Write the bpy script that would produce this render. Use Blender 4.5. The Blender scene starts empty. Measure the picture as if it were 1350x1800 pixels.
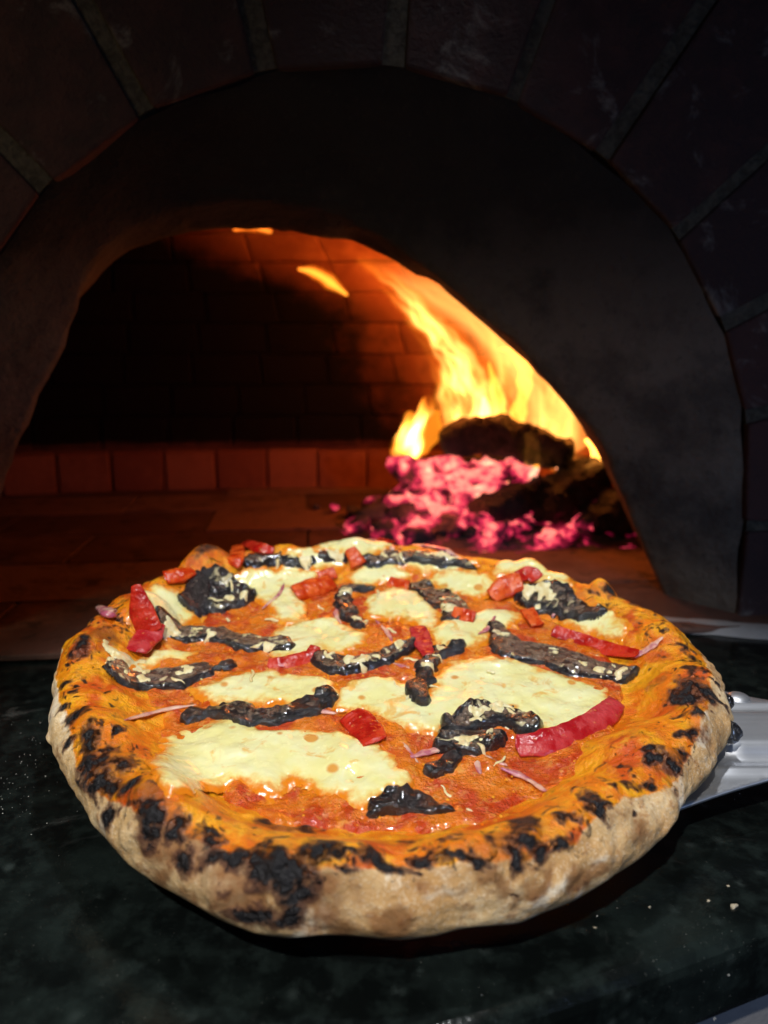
import bpy, bmesh, math, random
import numpy as np
from mathutils import Vector, Matrix
R_ = math.radians
random.seed(7)
scene = bpy.context.scene

# ---------------------------------------------------------------- camera
cam_d = bpy.data.cameras.new("camera"); cam = bpy.data.objects.new("camera", cam_d)
scene.collection.objects.link(cam); scene.camera = cam
cam.location = (0, 0, .200)
cam.rotation_euler = (R_(90 - 12.155), 0, 0)
cam_d.sensor_fit = 'VERTICAL'; cam_d.sensor_height = 36.0; cam_d.lens = 26.0
cam_d.clip_start = .01; cam_d.clip_end = 50
cam_d.dof.use_dof = True; cam_d.dof.focus_distance = .325; cam_d.dof.aperture_fstop = 7.2

# ---------------------------------------------------------------- world, lamps, exposure
w = bpy.data.worlds.new("World"); scene.world = w; w.use_nodes = True
w.node_tree.nodes["Background"].inputs[0].default_value = (.55, .65, 1, 1)
w.node_tree.nodes["Background"].inputs[1].default_value = .007
def lamp(name, typ, loc, target, energy, color, parent=None, **kw):
    d = bpy.data.lights.new(name, typ); d.energy = energy; d.color = color
    for k, v in kw.items(): setattr(d, k, v)
    o = bpy.data.objects.new(name, d); scene.collection.objects.link(o); o.location = loc
    if target is not None:
        o.rotation_euler = (Vector(target) - Vector(loc)).to_track_quat('-Z', 'Y').to_euler()
    if parent: o.parent = parent
    return o
# ceiling spotlight above and behind the cook, and a weak cool lamp off to the right
lamp("ceiling_spot", 'SPOT', (-.16, -.34, .78), (-.01, .270, .02), 31, (1, .97, .92), spot_size=R_(33), spot_blend=.6, shadow_soft_size=.014)
lamp("hood_lamp", 'SPOT', (.10, .40, 1.05), (.02, .31, .0), 18, (.95, .97, 1), spot_size=R_(32), spot_blend=.6, shadow_soft_size=.025)  # added overhead fill, brightens the peel and the pizza top
lamp("cool_side_lamp", 'AREA', (.40, -.20, .22), (.30, .46, .05), .36, (.42, .60, 1), size=.09, spread=R_(100))
lamp("warm_room_lamp", 'AREA', (-.62, -.10, .62), (-.27, .50, .22), .12, (1, .78, .50), size=.15, spread=R_(55))  # added warm fill in place of ambient light from the left
scene.view_settings.view_transform = 'Standard'; scene.view_settings.look = 'None'
scene.view_settings.exposure = 0; scene.view_settings.gamma = 1
scene.view_settings.use_curve_mapping = False
scene.cycles.use_denoising = True; scene.cycles.use_adaptive_sampling = True; scene.cycles.adaptive_threshold = .015
scene.cycles.volume_step_rate = .45; scene.cycles.max_bounces = 6; scene.cycles.diffuse_bounces = 3; scene.cycles.glossy_bounces = 3
scene.cycles.sample_clamp_indirect = 4.0
scene.cycles.caustics_reflective = False; scene.cycles.caustics_refractive = False

# ---------------------------------------------------------------- numpy noise
def _hash(i, j, k, seed):
    n = (i * 374761393 + j * 668265263 + k * 2147483647 + seed * 1274126177) & 0xFFFFFFFF
    n = ((n ^ (n >> 13)) * 1274126177) & 0xFFFFFFFF
    n = n ^ (n >> 16)
    return (n & 0xFFFF) / 32767.5 - 1.0
def vnoise(x, y, z=0.0, seed=0):
    x, y, z = np.broadcast_arrays(np.asarray(x, float), np.asarray(y, float), np.asarray(z, float))
    i, j, k = np.floor(x).astype(np.int64), np.floor(y).astype(np.int64), np.floor(z).astype(np.int64)
    fx, fy, fz = x - i, y - j, z - k
    fx, fy, fz = [t * t * t * (t * (t * 6 - 15) + 10) for t in (fx, fy, fz)]
    r = 0
    for a in (0, 1):
        for b in (0, 1):
            for c in (0, 1):
                w = (fx if a else 1 - fx) * (fy if b else 1 - fy) * (fz if c else 1 - fz)
                r = r + w * _hash(i + a, j + b, k + c, seed)
    return r
def fbm(x, y, z=0.0, seed=0, octv=3):
    r, amp, s = 0, 1.0, 1.0
    for o in range(octv):
        r = r + amp * vnoise(np.asarray(x) * s, np.asarray(y) * s, np.asarray(z) * s, seed + o * 17)
        amp *= 0.5; s *= 2.03
    return r
def sstep(a, b, x):
    t = np.clip((x - a) / (b - a), 0, 1); return t * t * (3 - 2 * t)

# ---------------------------------------------------------------- pizza crust shape (pizza frame, metres)
ROUT_DEG = [-180,-168,-155,-142,-130,-120,-110,-100,-90,-80,-70,-60,-50,-40,-30,-20,-10,0,12,25,40,55,70,90,110,125,140,152,165,180]
ROUT_R   = [.167,.1625,.158,.1555,.1575,.1595,.161,.162,.1585,.1575,.157,.1545,.152,.150,.1545,.161,.161,.1600,.1585,.1505,.147,.141,.142,.150,.152,.162,.169,.166,.168,.167]
PROF = np.array([(-.050,.0075),(-.043,.0085),(-.036,.0120),(-.029,.0175),(-.022,.0220),(-.015,.0242),(-.009,.0235),(-.004,.0200),(-.0008,.0150),(.0,.0105),(-.001,.0062),(-.004,.0025),(-.009,.0006),(-.016,.0)])
def rout(th):
    d = np.degrees(th)
    r = np.interp(d, ROUT_DEG, ROUT_R)
    for k in (-4, -2, 2, 4):
        r = r + np.interp((d + k + 180) % 360 - 180, ROUT_DEG, ROUT_R)
    return r / 5
def dang(a, b):
    return (a - b + np.pi) % (2 * np.pi) - np.pi
# dough bubbles: angle(deg), offset from rim edge, radius, height
BUB = [(165,-.030,.017,.009),(139,-.013,.019,.011),(27,-.010,.008,.007),(-14,-.022,.020,.005),(-40,-.030,.022,.004),(-62,-.020,.020,.004),(-98,-.016,.026,.004),
       (-125,-.018,.022,.005),(-150,-.016,.018,.004),(-178,-.012,.013,.004),(5,-.016,.013,.004),(47,-.012,.012,.004),(118,-.014,.014,.004),(100,-.018,.012,.003),(72,-.010,.010,.003),(-27,-.008,.010,.003),(-80,-.010,.016,.003)]
def hscale(th):
    c, s = np.cos(th), np.sin(th)
    return 1.0 + .16 * vnoise(c * 2.2 + 5, s * 2.2, 0, 3) + .08 * vnoise(c * 6, s * 6, 4, 5) + .12 * np.exp(-(dang(th, -1.6) / .8) ** 2) - .25 * np.exp(-(dang(th, 1.35) / .7) ** 2)
PS = None
def prof_curve(n):
    """arc-length resampled Catmull-Rom of PROF -> (n,2)"""
    P = np.vstack([2 * PROF[0] - PROF[1], PROF, 2 * PROF[-1] - PROF[-2]])
    out = []
    for i in range(1, len(P) - 2):
        for t in np.linspace(0, 1, 20, endpoint=False):
            a, b, c, d = P[i - 1], P[i], P[i + 1], P[i + 2]
            out.append(.5 * ((2 * b) + (-a + c) * t + (2 * a - 5 * b + 4 * c - d) * t * t + (-a + 3 * b - 3 * c + d) * t ** 3))
    out.append(P[-2]); out = np.array(out)
    L = np.concatenate([[0], np.cumsum(np.hypot(*np.diff(out, axis=0).T))])
    s = np.linspace(0, L[-1], n)
    return np.stack([np.interp(s, L, out[:, 0]), np.interp(s, L, out[:, 1])], 1), s
_c, _cs = prof_curve(400)
RIM_L = _cs[-1]
def bubbles(x, y, th):
    z = 0
    for a, off, r, h in BUB:
        A = np.radians(a); R0 = rout(np.array(A)) + off
        d = np.hypot(x - R0 * np.cos(A), y - R0 * np.sin(A)) / r
        z = z + h * np.clip(1 - d * d, 0, None) ** 1.3
    return z
def base_floor(x, y):
    return .0009 * vnoise(x * 55, y * 55, 1, 8) + .0005 * vnoise(x * 140, y * 140, 2, 9)
def crust_ring(th, s):
    """th, s(arc length along rim profile) -> xyz in the pizza frame"""
    off = np.interp(s, _cs, _c[:, 0]); z = np.interp(s, _cs, _c[:, 1])
    R = rout(th); hs = hscale(th)
    r = R + off
    z = .0075 * np.minimum(z / .0075, 1) + np.clip(z - .0075, 0, None) * hs
    x, y = r * np.cos(th), r * np.sin(th)
    top = sstep(.004, .012, z)
    n1 = fbm(x * 75, y * 75, z * 75, 21, 3); n2 = fbm(x * 230, y * 230, z * 230, 31, 2); n3 = vnoise(x * 30, y * 30, z * 30, 41)
    wall = sstep(-.012, -.001, off) * top
    lump = np.clip(vnoise(x * 110, y * 110, z * 110, 51), 0, 1) ** 1.5
    z = z + top * (.0011 * n1 + .0003 * n2 + .0016 * n3 + .0024 * lump) * (1 - .5 * wall) + bubbles(x, y, th) * (1 - .55 * wall)
    dr = wall * (.0012 * n1 + .0004 * n2 + .0022 * n3 + .0022 * lump) + .0012 * vnoise(np.cos(th) * 9, np.sin(th) * 9, 0, 61)
    r2 = r + dr * sstep(-.03, -.004, off)
    z = z + base_floor(x, y) * (1 - sstep(-.045, -.03, off))
    return r2 * np.cos(th), r2 * np.sin(th), z
_ct = _c[: int(np.argmax(_c[:, 0])) + 1]
def top_h(x, y):
    """height of the dough surface (without fine noise) at x, y"""
    x, y = np.asarray(x, float), np.asarray(y, float)
    th = np.arctan2(y, x); off = np.hypot(x, y) - rout(th)
    z = np.interp(off, _ct[:, 0], _ct[:, 1])
    z = .0075 * np.minimum(z / .0075, 1) + np.clip(z - .0075, 0, None) * hscale(th)
    return z + base_floor(x, y) * (1 - sstep(-.045, -.03, off)) + bubbles(x, y, th)

# ---------------------------------------------------------------- measured layout (pizza frame, metres)
CHAR = [(-2.295,0.0555,0.0047,0.0038,1),(-2.147,0.0492,0.0059,0.0035,1),(-2.077,0.0455,0.0047,0.0034,1),(-2.033,0.0534,0.0049,0.004,1),(-1.99,0.0428,0.0063,0.0021,1),(-1.92,0.047,0.0096,0.0035,1),(-1.815,0.0465,0.0095,0.0044,1),(-1.772,0.0486,0.0077,0.0045,1),(-1.763,0.0544,0.0062,0.004,1),(-1.841,0.0592,0.0084,0.0045,1),(-1.772,0.0597,0.004,0.0028,0.9),(-1.902,0.0,0.007,0.0047,1),(-1.955,0.0116,0.005,0.0077,0.9),(-1.833,0.0085,0.0073,0.0047,1),(-2.016,0.0396,0.0051,0.0015,1),(-1.737,0.0412,0.0063,0.0045,1),(-1.667,0.0433,0.0083,0.002,1),(-1.667,0.0486,0.0055,0.0012,1),(-1.597,0.0418,0.0056,0.0028,1),(-2.766,0.0481,0.0025,0.0039,1),(-2.688,0.0465,0.0048,0.0038,1),(-2.548,0.0449,0.0064,0.0038,1),(-2.452,0.0476,0.0094,0.0064,1),(-2.382,0.037,0.0073,0.0029,0.9),(-2.374,0.0486,0.0067,0.0053,1),(-2.286,0.0449,0.0051,0.0035,1),(-2.592,0.0502,0.0023,0.0026,1),(-3.063,0.0402,0.0076,0.0043,0.8),(2.985,0.0497,0.0093,0.0033,0.8),(-2.897,0.0465,0.0025,0.0046,0.7),(2.417,0.0386,0.0103,0.0045,0.7),(-1.248,0.0301,0.006,0.0112,1),(-1.396,0.0455,0.0032,0.0018,1),(-1.44,0.0449,0.0048,0.0016,1),(-1.492,0.0412,0.0048,0.0018,1),(-1.562,0.0433,0.006,0.0022,1),(-1.309,0.0449,0.0045,0.0031,1),(-1.23,0.0465,0.0038,0.0025,1),(-1.187,0.0455,0.0034,0.0023,1),(-1.257,0.0439,0.005,0.0019,1),(-1.038,0.0439,0.0025,0.0053,1),(-1.056,0.0396,0.0025,0.0035,0.9),(-1.126,0.0412,0.0028,0.0017,0.9),(-0.899,0.0386,0.0037,0.0019,1),(-0.838,0.0481,0.0025,0.0033,0.9),(-0.846,0.0444,0.0025,0.0024,0.9),(-1.536,0.0248,0.0032,0.0033,0.8),(-1.449,0.037,0.0027,0.0011,0.8),(-0.332,0.0359,0.009,0.0073,0.9),(-0.305,0.0322,0.004,0.0034,1),(-0.48,0.0439,0.0032,0.004,1),(-0.375,0.0322,0.0036,0.0033,1),(-0.332,0.0418,0.0034,0.0051,1),(-0.585,0.0433,0.0041,0.0026,1),(-0.576,0.0465,0.0041,0.0031,1),(-0.724,0.0412,0.0035,0.0025,1),(-0.742,0.0433,0.0049,0.0025,1),(-0.724,0.0497,0.0044,0.0025,1),(-0.654,0.0486,0.003,0.0025,0.9),(-0.227,0.037,0.0041,0.0026,0.9),(-0.044,0.0386,0.0037,0.0022,0.9),(-0.096,0.0396,0.0037,0.0027,0.9),(-0.332,0.0497,0.0026,0.0057,1),(0.41,0.0428,0.0048,0.0028,0.9),(0.305,0.0507,0.0089,0.0029,0.8),(0.471,0.0375,0.0042,0.0017,0.8),(-1.667,0.0,0.0046,0.0014,0.7),(-1.344,0.0381,0.0033,0.0024,0.7),(-1.78,0.0,0.0046,0.0016,0.7),(-0.82,0.0359,0.0034,0.0014,0.7),(-0.846,0.0264,0.0044,0.0012,0.7),(-2.217,0.0476,0.004,0.0018,0.7)]
TOAST = [(-1.667,0.0624,0.0069,0.0045,1),(-2.086,0.0613,0.0053,0.0045,1),(-1.379,0.0497,0.0052,0.003,1),(-1.265,0.0539,0.0074,0.0033,1),(-1.169,0.0587,0.0073,0.0039,1),(-1.117,0.0587,0.0061,0.0028,1),(-1.571,0.0597,0.006,0.004,1),(-0.986,0.0481,0.0054,0.0045,0.7),(-0.942,0.0576,0.0055,0.0064,0.7),(3.115,0.0338,0.0113,0.0075,1),(-0.236,0.0211,0.0058,0.0047,0.9),(0.009,0.0523,0.009,0.004,0.8),(-0.349,0.0365,0.014,0.0112,0.8),(-2.068,0.0497,0.0193,0.0075,0.8),(-1.876,0.0539,0.0183,0.0081,0.8),(-1.719,0.0555,0.012,0.008,0.8),(-1.92,0.0153,0.0135,0.0117,0.6),(-2.19,0.0449,0.0111,0.0055,0.7),(-2.4,0.0423,0.0146,0.0097,0.6),(2.417,0.0386,0.0126,0.005,0.9),(-0.716,0.0481,0.0124,0.0062,0.7),(-1.3,0.0412,0.0185,0.0061,0.6),(-1.492,0.0513,0.012,0.004,0.4),(-1.658,0.0513,0.0119,0.004,0.5),(-0.559,0.0476,0.0078,0.0065,0.6),(-1.868,0.0,0.0117,0.0051,0.7),(-1.972,0.0618,0.0085,0.0048,0.6)]
OILED = [(-170.5,0.0539),(-159.0,0.0481),(-150.0,0.0492),(-142.5,0.0529),(-136.0,0.0529),(-130.5,0.0502),(-122.0,0.0476),(-115.0,0.046),(-108.0,0.046),(-101.0,0.0486),(-95.0,0.047),(-89.5,0.0444),(-82.5,0.047),(-75.5,0.0476),(-70.5,0.0481),(-66.0,0.0481),(-61.5,0.046),(-54.0,0.0428),(-48.5,0.0492),(-42.5,0.0529),(-35.5,0.0497),(-29.5,0.0465),(-19.5,0.0428),(-7.5,0.047),(4.5,0.0544)]
CHEESE = {'C1':[(-0.0814,-0.1148),(-0.0915,-0.0873),(-0.0957,-0.0612),(-0.0859,-0.0503),(-0.0685,-0.0481),(-0.0541,-0.058),(-0.0422,-0.0537),(-0.0216,-0.0592),(-0.0067,-0.0658),(0.0029,-0.0782),(0.0053,-0.0926),(0.0003,-0.0985),(-0.0085,-0.1007),(-0.0197,-0.0947),(-0.0339,-0.0865),(-0.041,-0.0852),(-0.0466,-0.0937),(-0.0541,-0.0891),(-0.0634,-0.0878),(-0.0756,-0.0927),(-0.0735,-0.1171),(-0.0773,-0.1195)],
 'C2':[(-0.0939,-0.022),(-0.0807,-0.0123),(-0.0678,-0.0054),(-0.0471,-0.0097),(-0.0297,-0.0151),(-0.0256,-0.0268),(-0.0389,-0.0354),(-0.0633,-0.0328),(-0.0824,-0.0309)],
 'C3':[(-0.0236,-0.0235),(-0.0129,-0.0134),(0.0012,-0.0141),(0.0095,-0.0202),(0.017,-0.0338),(0.0256,-0.0081),(0.0338,0.0037),(0.0489,0.0069),(0.0631,0.0029),(0.0788,-0.0065),(0.0941,-0.0141),(0.1031,-0.022),(0.1021,-0.0331),(0.0897,-0.0472),(0.072,-0.0571),(0.0622,-0.0495),(0.0535,-0.04),(0.0405,-0.0384),(0.0263,-0.0502),(0.0133,-0.0563),(0.0009,-0.0482),(-0.0122,-0.0385),(-0.0242,-0.0362)],
 'C4':[(-0.1409,0.0263),(-0.1379,0.0381),(-0.1369,0.0595),(-0.128,0.0618),(-0.1198,0.0608),(-0.1145,0.0507),(-0.1211,0.0341),(-0.1336,0.0257)],
 'C5':[(-0.0991,0.0911),(-0.0849,0.1027),(-0.0603,0.1095),(-0.0436,0.107),(-0.0586,0.0924),(-0.0515,0.0656),(-0.0506,0.0506),(-0.063,0.0497),(-0.0714,0.0697),(-0.0897,0.0861)],
 'C6':[(-0.0634,0.0361),(-0.0503,0.0476),(-0.0308,0.049),(-0.0139,0.0287),(-0.0181,0.0154),(-0.0376,0.013),(-0.0475,0.0066),(-0.0619,0.0097)],
 'C7':[(-0.0487,0.1266),(-0.0339,0.1674),(-0.0134,0.1697),(0.0028,0.134),(-0.0143,0.1207),(-0.0314,0.1233)],
 'C8':[(-0.0263,0.1076),(-0.0124,0.1179),(0.0064,0.1177),(0.0144,0.1099),(0.0025,0.1036),(-0.0157,0.0973)],
 'C9':[(0.0263,0.1039),(0.0429,0.1057),(0.0599,0.0964),(0.0665,0.0859),(0.0546,0.0796),(0.0377,0.0856)],
 'C10':[(-0.0135,0.0801),(0.0024,0.0952),(0.0182,0.0842),(0.0287,0.0587),(0.0249,0.0398),(0.0069,0.0535),(-0.0113,0.0573)],
 'C11':[(0.0248,0.0378),(0.0383,0.0537),(0.0593,0.0624),(0.0758,0.0563),(0.07,0.0457),(0.0542,0.0365),(0.048,0.0193),(0.0332,0.0142),(0.0249,0.0249)],
 'C12':[(0.0665,0.0979),(0.0775,0.107),(0.0908,0.0918),(0.1066,0.0824),(0.1076,0.0686),(0.0945,0.0727),(0.0849,0.0868)],
 'C13':[(0.1001,0.0427),(0.1104,0.0469),(0.1242,0.0366),(0.127,0.023),(0.1237,0.0187),(0.1134,0.0289)],
 'C14':[(-0.0664,0.116),(-0.0525,0.1274),(-0.0311,0.1163),(-0.0458,0.1123),(-0.0606,0.1135)],
 'C15':[(-0.1273,-0.0112),(-0.1259,0.0089),(-0.117,0.0172),(-0.1037,0.0124),(-0.1043,0.0029),(-0.1171,0.0066)],
 'C16':[(0.0027,0.1219),(0.0217,0.1245),(0.0438,0.1171),(0.0576,0.1077),(0.0429,0.1061),(0.0211,0.11)]}
MUSH = [([(-0.1152,0.0806),(-0.1142,0.0724),(-0.1149,0.0626)],[0.005, 0.008, 0.007],0.006,0,'blackened mushroom clump beside pale cheese'),
 ([(-0.1081,0.0836),(-0.0996,0.083),(-0.0919,0.0785),(-0.1021,0.0687)],[0.006, 0.01, 0.009, 0.008],0.007,0,''),
 ([(-0.1219,0.0315),(-0.1119,0.0332),(-0.0962,0.0331),(-0.0757,0.0245),(-0.0571,0.0196)],[0.006, 0.008, 0.0075, 0.008, 0.006],0.006,0.75,'long brown mushroom slice with cheese shreds'),
 ([(-0.133,-0.007),(-0.1297,-0.0211),(-0.1217,-0.0165),(-0.1063,-0.0116),(-0.095,-0.0054)],[0.004, 0.006, 0.008, 0.0095, 0.006],0.006,0.8,'charred mushroom slice speckled with cheese at the crust'),
 ([(-0.0881,-0.0043),(-0.0828,0.0009)],[0.0035, 0.0035],0.005,0,''),
 ([(-0.0898,-0.0428),(-0.0751,-0.0406),(-0.0559,-0.046),(-0.0411,-0.0398),(-0.0287,-0.029)],[0.0045, 0.0065, 0.007, 0.006, 0.004],0.006,0.1,'long black mushroom slice above the front cheese patch'),
 ([(-0.0912,0.1065),(-0.0789,0.1122),(-0.0643,0.1138),(-0.0503,0.1137)],[0.003, 0.0045, 0.004, 0.003],0.004,0.3,''),
 ([(-0.0418,0.1208),(-0.0297,0.1195)],[0.004, 0.003],0.004,0,''),
 ([(-0.0161,0.1175),(0.0027,0.1224),(0.0252,0.12),(0.0435,0.1135),(0.0536,0.1043)],[0.004, 0.0065, 0.0065, 0.005, 0.002],0.005,0.6,'curved mushroom slice with black rim at the far edge'),
 ([(-0.0127,0.0914),(-0.0279,0.0887),(-0.0242,0.0619),(-0.0169,0.0432)],[0.005, 0.007, 0.006, 0.005],0.006,0.1,''),
 ([(0.0186,0.095),(0.0301,0.0791),(0.0391,0.0622),(0.0348,0.0515)],[0.007, 0.01, 0.009, 0.004],0.005,0.2,''),
 ([(-0.0355,0.0057),(-0.0248,-0.001),(-0.0133,0.0029),(-0.0,0.0115),(0.0125,0.0242)],[0.006, 0.007, 0.006, 0.006, 0.004],0.007,0.45,'mushroom slice with torn gills at the pizza centre'),
 ([(0.0365,0.0172),(0.0255,0.0112),(0.0191,-0.0054),(0.0143,-0.0228),(0.0144,-0.0331)],[0.004, 0.005, 0.005, 0.005, 0.004],0.007,0.15,''),
 ([(0.0619,0.0387),(0.0655,0.0175),(0.0825,0.0115),(0.0973,-0.0008),(0.1117,-0.0065),(0.1212,-0.0079)],[0.006, 0.01, 0.011, 0.01, 0.008, 0.004],0.006,0.7,'large brown mushroom slice with black edge near the right crust'),
 ([(0.0821,0.0747),(0.0951,0.0659),(0.1067,0.0517),(0.1169,0.0416)],[0.005, 0.009, 0.007, 0.003],0.005,0.15,''),
 ([(0.0242,-0.0617),(0.0347,-0.0666),(0.0458,-0.0606)],[0.005, 0.007, 0.005],0.007,0.1,'lumpy black mushroom clump with cheese strands'),
 ([(0.0272,-0.0547),(0.0389,-0.047),(0.0516,-0.0439),(0.0632,-0.0548)],[0.004, 0.006, 0.0065, 0.006],0.009,0.2,''),
 ([(0.018,-0.0806),(0.023,-0.0762),(0.0266,-0.0757)],[0.004, 0.0045, 0.003],0.006,0,''),
 ([(-0.0063,-0.102),(0.0046,-0.1007),(0.0122,-0.1032),(0.0222,-0.105)],[0.003, 0.0045, 0.0055, 0.002],0.006,0,'small black mushroom scrap at the front rim')]
PEPPER = [([(-0.136,0.0293),(-0.1328,0.0247),(-0.128,0.0204)],[0.0025, 0.0072, 0.0078],0.006,'r','red pepper strip curling up by the left crust'),
 ([(-0.1257,0.0267),(-0.1282,0.0174),(-0.1297,0.0009)],[0.005, 0.0075, 0.006],0.007,'m',''),
 ([(-0.0193,-0.0446),(-0.0118,-0.0537),(-0.0062,-0.0666)],[0.006, 0.0075, 0.006],0.004,'r','square red pepper piece beside the front cheese'),
 ([(0.0531,-0.0662),(0.0666,-0.0652),(0.0835,-0.0565),(0.0979,-0.0453),(0.106,-0.0354)],[0.0055, 0.006, 0.0065, 0.0065, 0.004],0.006,'m','wide magenta red pepper strip inside the right crust'),
 ([(0.0156,0.0398),(0.0177,0.0245),(0.0207,0.0069)],[0.005, 0.006, 0.004],0.004,'m',''),
 ([(0.0905,0.0352),(0.1038,0.0249),(0.1157,0.0127),(0.1268,0.0)],[0.004, 0.005, 0.005, 0.003],0.004,'r','thin glossy red pepper strip near the right crust'),
 ([(-0.0577,0.0785),(-0.0474,0.0877),(-0.0356,0.0978)],[0.006, 0.008, 0.006],0.006,'o',''),
 ([(-0.0992,0.0981),(-0.0978,0.1053),(-0.1064,0.1531)],[0.005, 0.006, 0.004],0.007,'o',''),
 ([(-0.1021,0.1608),(-0.0856,0.121),(-0.0751,0.1172)],[0.004, 0.005, 0.0035],0.004,'r',''),
 ([(-0.1329,0.0685),(-0.1253,0.0751),(-0.1197,0.083)],[0.005, 0.006, 0.004],0.005,'o',''),
 ([(0.0615,0.0741),(0.0721,0.0809),(0.0816,0.0805)],[0.005, 0.008, 0.006],0.007,'o','orange red pepper chunk near the far right'),
 ([(0.0778,0.0856),(0.0863,0.0845),(0.0906,0.0792)],[0.004, 0.006, 0.005],0.008,'r',''),
 ([(-0.0628,-0.0002),(-0.0512,0.0009),(-0.0415,0.0066),(-0.0389,0.0136)],[0.003, 0.0045, 0.005, 0.003],0.004,'r',''),
 ([(-0.0257,0.1233),(-0.0191,0.1146)],[0.004, 0.006],0.005,'o',''),
 ([(-0.0005,0.0995),(0.0125,0.0935)],[0.005, 0.004],0.004,'o',''),
 ([(0.0366,0.0527),(0.0491,0.0466)],[0.005, 0.004],0.004,'o',''),
 ([(0.0807,0.0599),(0.0835,0.0398)],[0.005, 0.004],0.004,'o',''),
 ([(-0.0092,0.1674),(0.0028,0.1379)],[0.004, 0.003],0.003,'r',''),
 ([(-0.0344,0.1088),(-0.0451,0.1032)],[0.005, 0.004],0.004,'o','')]
ONION = [([(-0.1152,-0.0709),(-0.1127,-0.0525),(-0.1041,-0.04),(-0.0912,-0.0337)],0.0012),
 ([(0.0279,-0.0612),(0.0343,-0.0696),(0.0409,-0.0746),(0.0481,-0.0776)],0.0016),
 ([(0.0323,-0.0659),(0.035,-0.0746),(0.0362,-0.0836)],0.0012),
 ([(-0.0155,0.172),(-0.0051,0.1697),(0.002,0.134),(0.0027,0.1239)],0.0012),
 ([(0.0066,0.1309),(0.0235,0.1598),(0.037,0.1266),(0.0493,0.1159)],0.0018),
 ([(-0.0285,0.0546),(-0.0215,0.0607),(-0.0143,0.0432)],0.0012),
 ([(-0.0288,0.0723),(-0.0313,0.0573),(-0.0273,0.0441)],0.001),
 ([(0.1243,0.0009),(0.1321,0.0017),(0.1393,0.0033)],0.0014),
 ([(0.0014,0.0037),(0.0101,-0.0019),(0.0155,-0.0099)],0.0012),
 ([(-0.0433,0.0812),(-0.0297,0.0887),(-0.0155,0.0914)],0.001),
 ([(0.0448,-0.08),(0.0535,-0.0841),(0.0604,-0.0949)],0.0012),
 ([(0.0488,0.0309),(0.0542,0.0365),(0.061,0.0501)],0.001),
 ([(-0.0079,0.0511),(-0.0014,0.0383),(0.0016,0.0245)],0.001),
 ([(-0.0433,-0.0429),(-0.0331,-0.0407),(-0.0252,-0.0415)],0.001),
 ([(0.1069,0.0604),(0.1001,0.0583),(0.094,0.0517)],0.0012),
 ([(-0.0756,0.0636),(-0.0675,0.0791),(-0.0662,0.0956)],0.001),
 ([(-0.1701,0.0596),(-0.1508,0.0243),(-0.1456,0.0219)],0.0028),
 ([(0.0077,-0.0734),(0.0176,-0.0683),(0.0251,-0.0652)],0.0014),
 ([(0.0032,-0.0605),(0.0078,-0.0696),(0.0112,-0.0758)],0.001)]

# ---------------------------------------------------------------- object helpers
def link(o, parent=None):
    scene.collection.objects.link(o)
    if parent: o.parent = parent
    return o
def tag(o, label=None, cat=None, group=None, kind=None):
    for k, v in (("label", label), ("category", cat), ("group", group), ("kind", kind)):
        if v: o[k] = v
    return o
def empty(name, loc=(0, 0, 0), rot=(0, 0, 0)):
    o = bpy.data.objects.new(name, None); o.empty_display_size = .02
    o.location = loc; o.rotation_euler = rot
    return link(o)
def mesh(name, verts, faces, mat, parent=None, smooth=True, attrs=None):
    me = bpy.data.meshes.new(name)
    me.from_pydata([tuple(map(float, v)) for v in verts], [], [tuple(map(int, f)) for f in faces])
    if smooth: me.polygons.foreach_set("use_smooth", [True] * len(me.polygons))
    for k, v in (attrs or {}).items():
        a = me.attributes.new(k, 'FLOAT', 'POINT'); a.data.foreach_set("value", np.asarray(v, np.float32).ravel())
    me.materials.append(mat); me.update()
    return link(bpy.data.objects.new(name, me), parent)
def grid_faces(n, m, wrap_n=False, wrap_m=False):
    f = []
    for i in range(n if wrap_n else n - 1):
        for j in range(m if wrap_m else m - 1):
            a, b = i, (i + 1) % n; c, d = j, (j + 1) % m
            f.append((a * m + c, b * m + c, b * m + d, a * m + d))
    return f
def bevel(o, w_, seg=2):
    m = o.modifiers.new("bevel", 'BEVEL'); m.width = w_; m.segments = seg; m.limit_method = 'ANGLE'; m.angle_limit = R_(40)
    return o
def catmull(P, n):
    P = np.asarray(P, float)
    if len(P) == 2: return P[0] + (P[1] - P[0]) * np.linspace(0, 1, n)[:, None]
    Q = np.vstack([2 * P[0] - P[1], P, 2 * P[-1] - P[-2]])
    t = np.linspace(0, len(P) - 1 - 1e-9, n); i = t.astype(int); u = (t - i)[:, None]
    a, b, c, d = Q[i], Q[i + 1], Q[i + 2], Q[i + 3]
    return .5 * (2 * b + (-a + c) * u + (2 * a - 5 * b + 4 * c - d) * u * u + (-a + 3 * b - 3 * c + d) * u ** 3)
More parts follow.
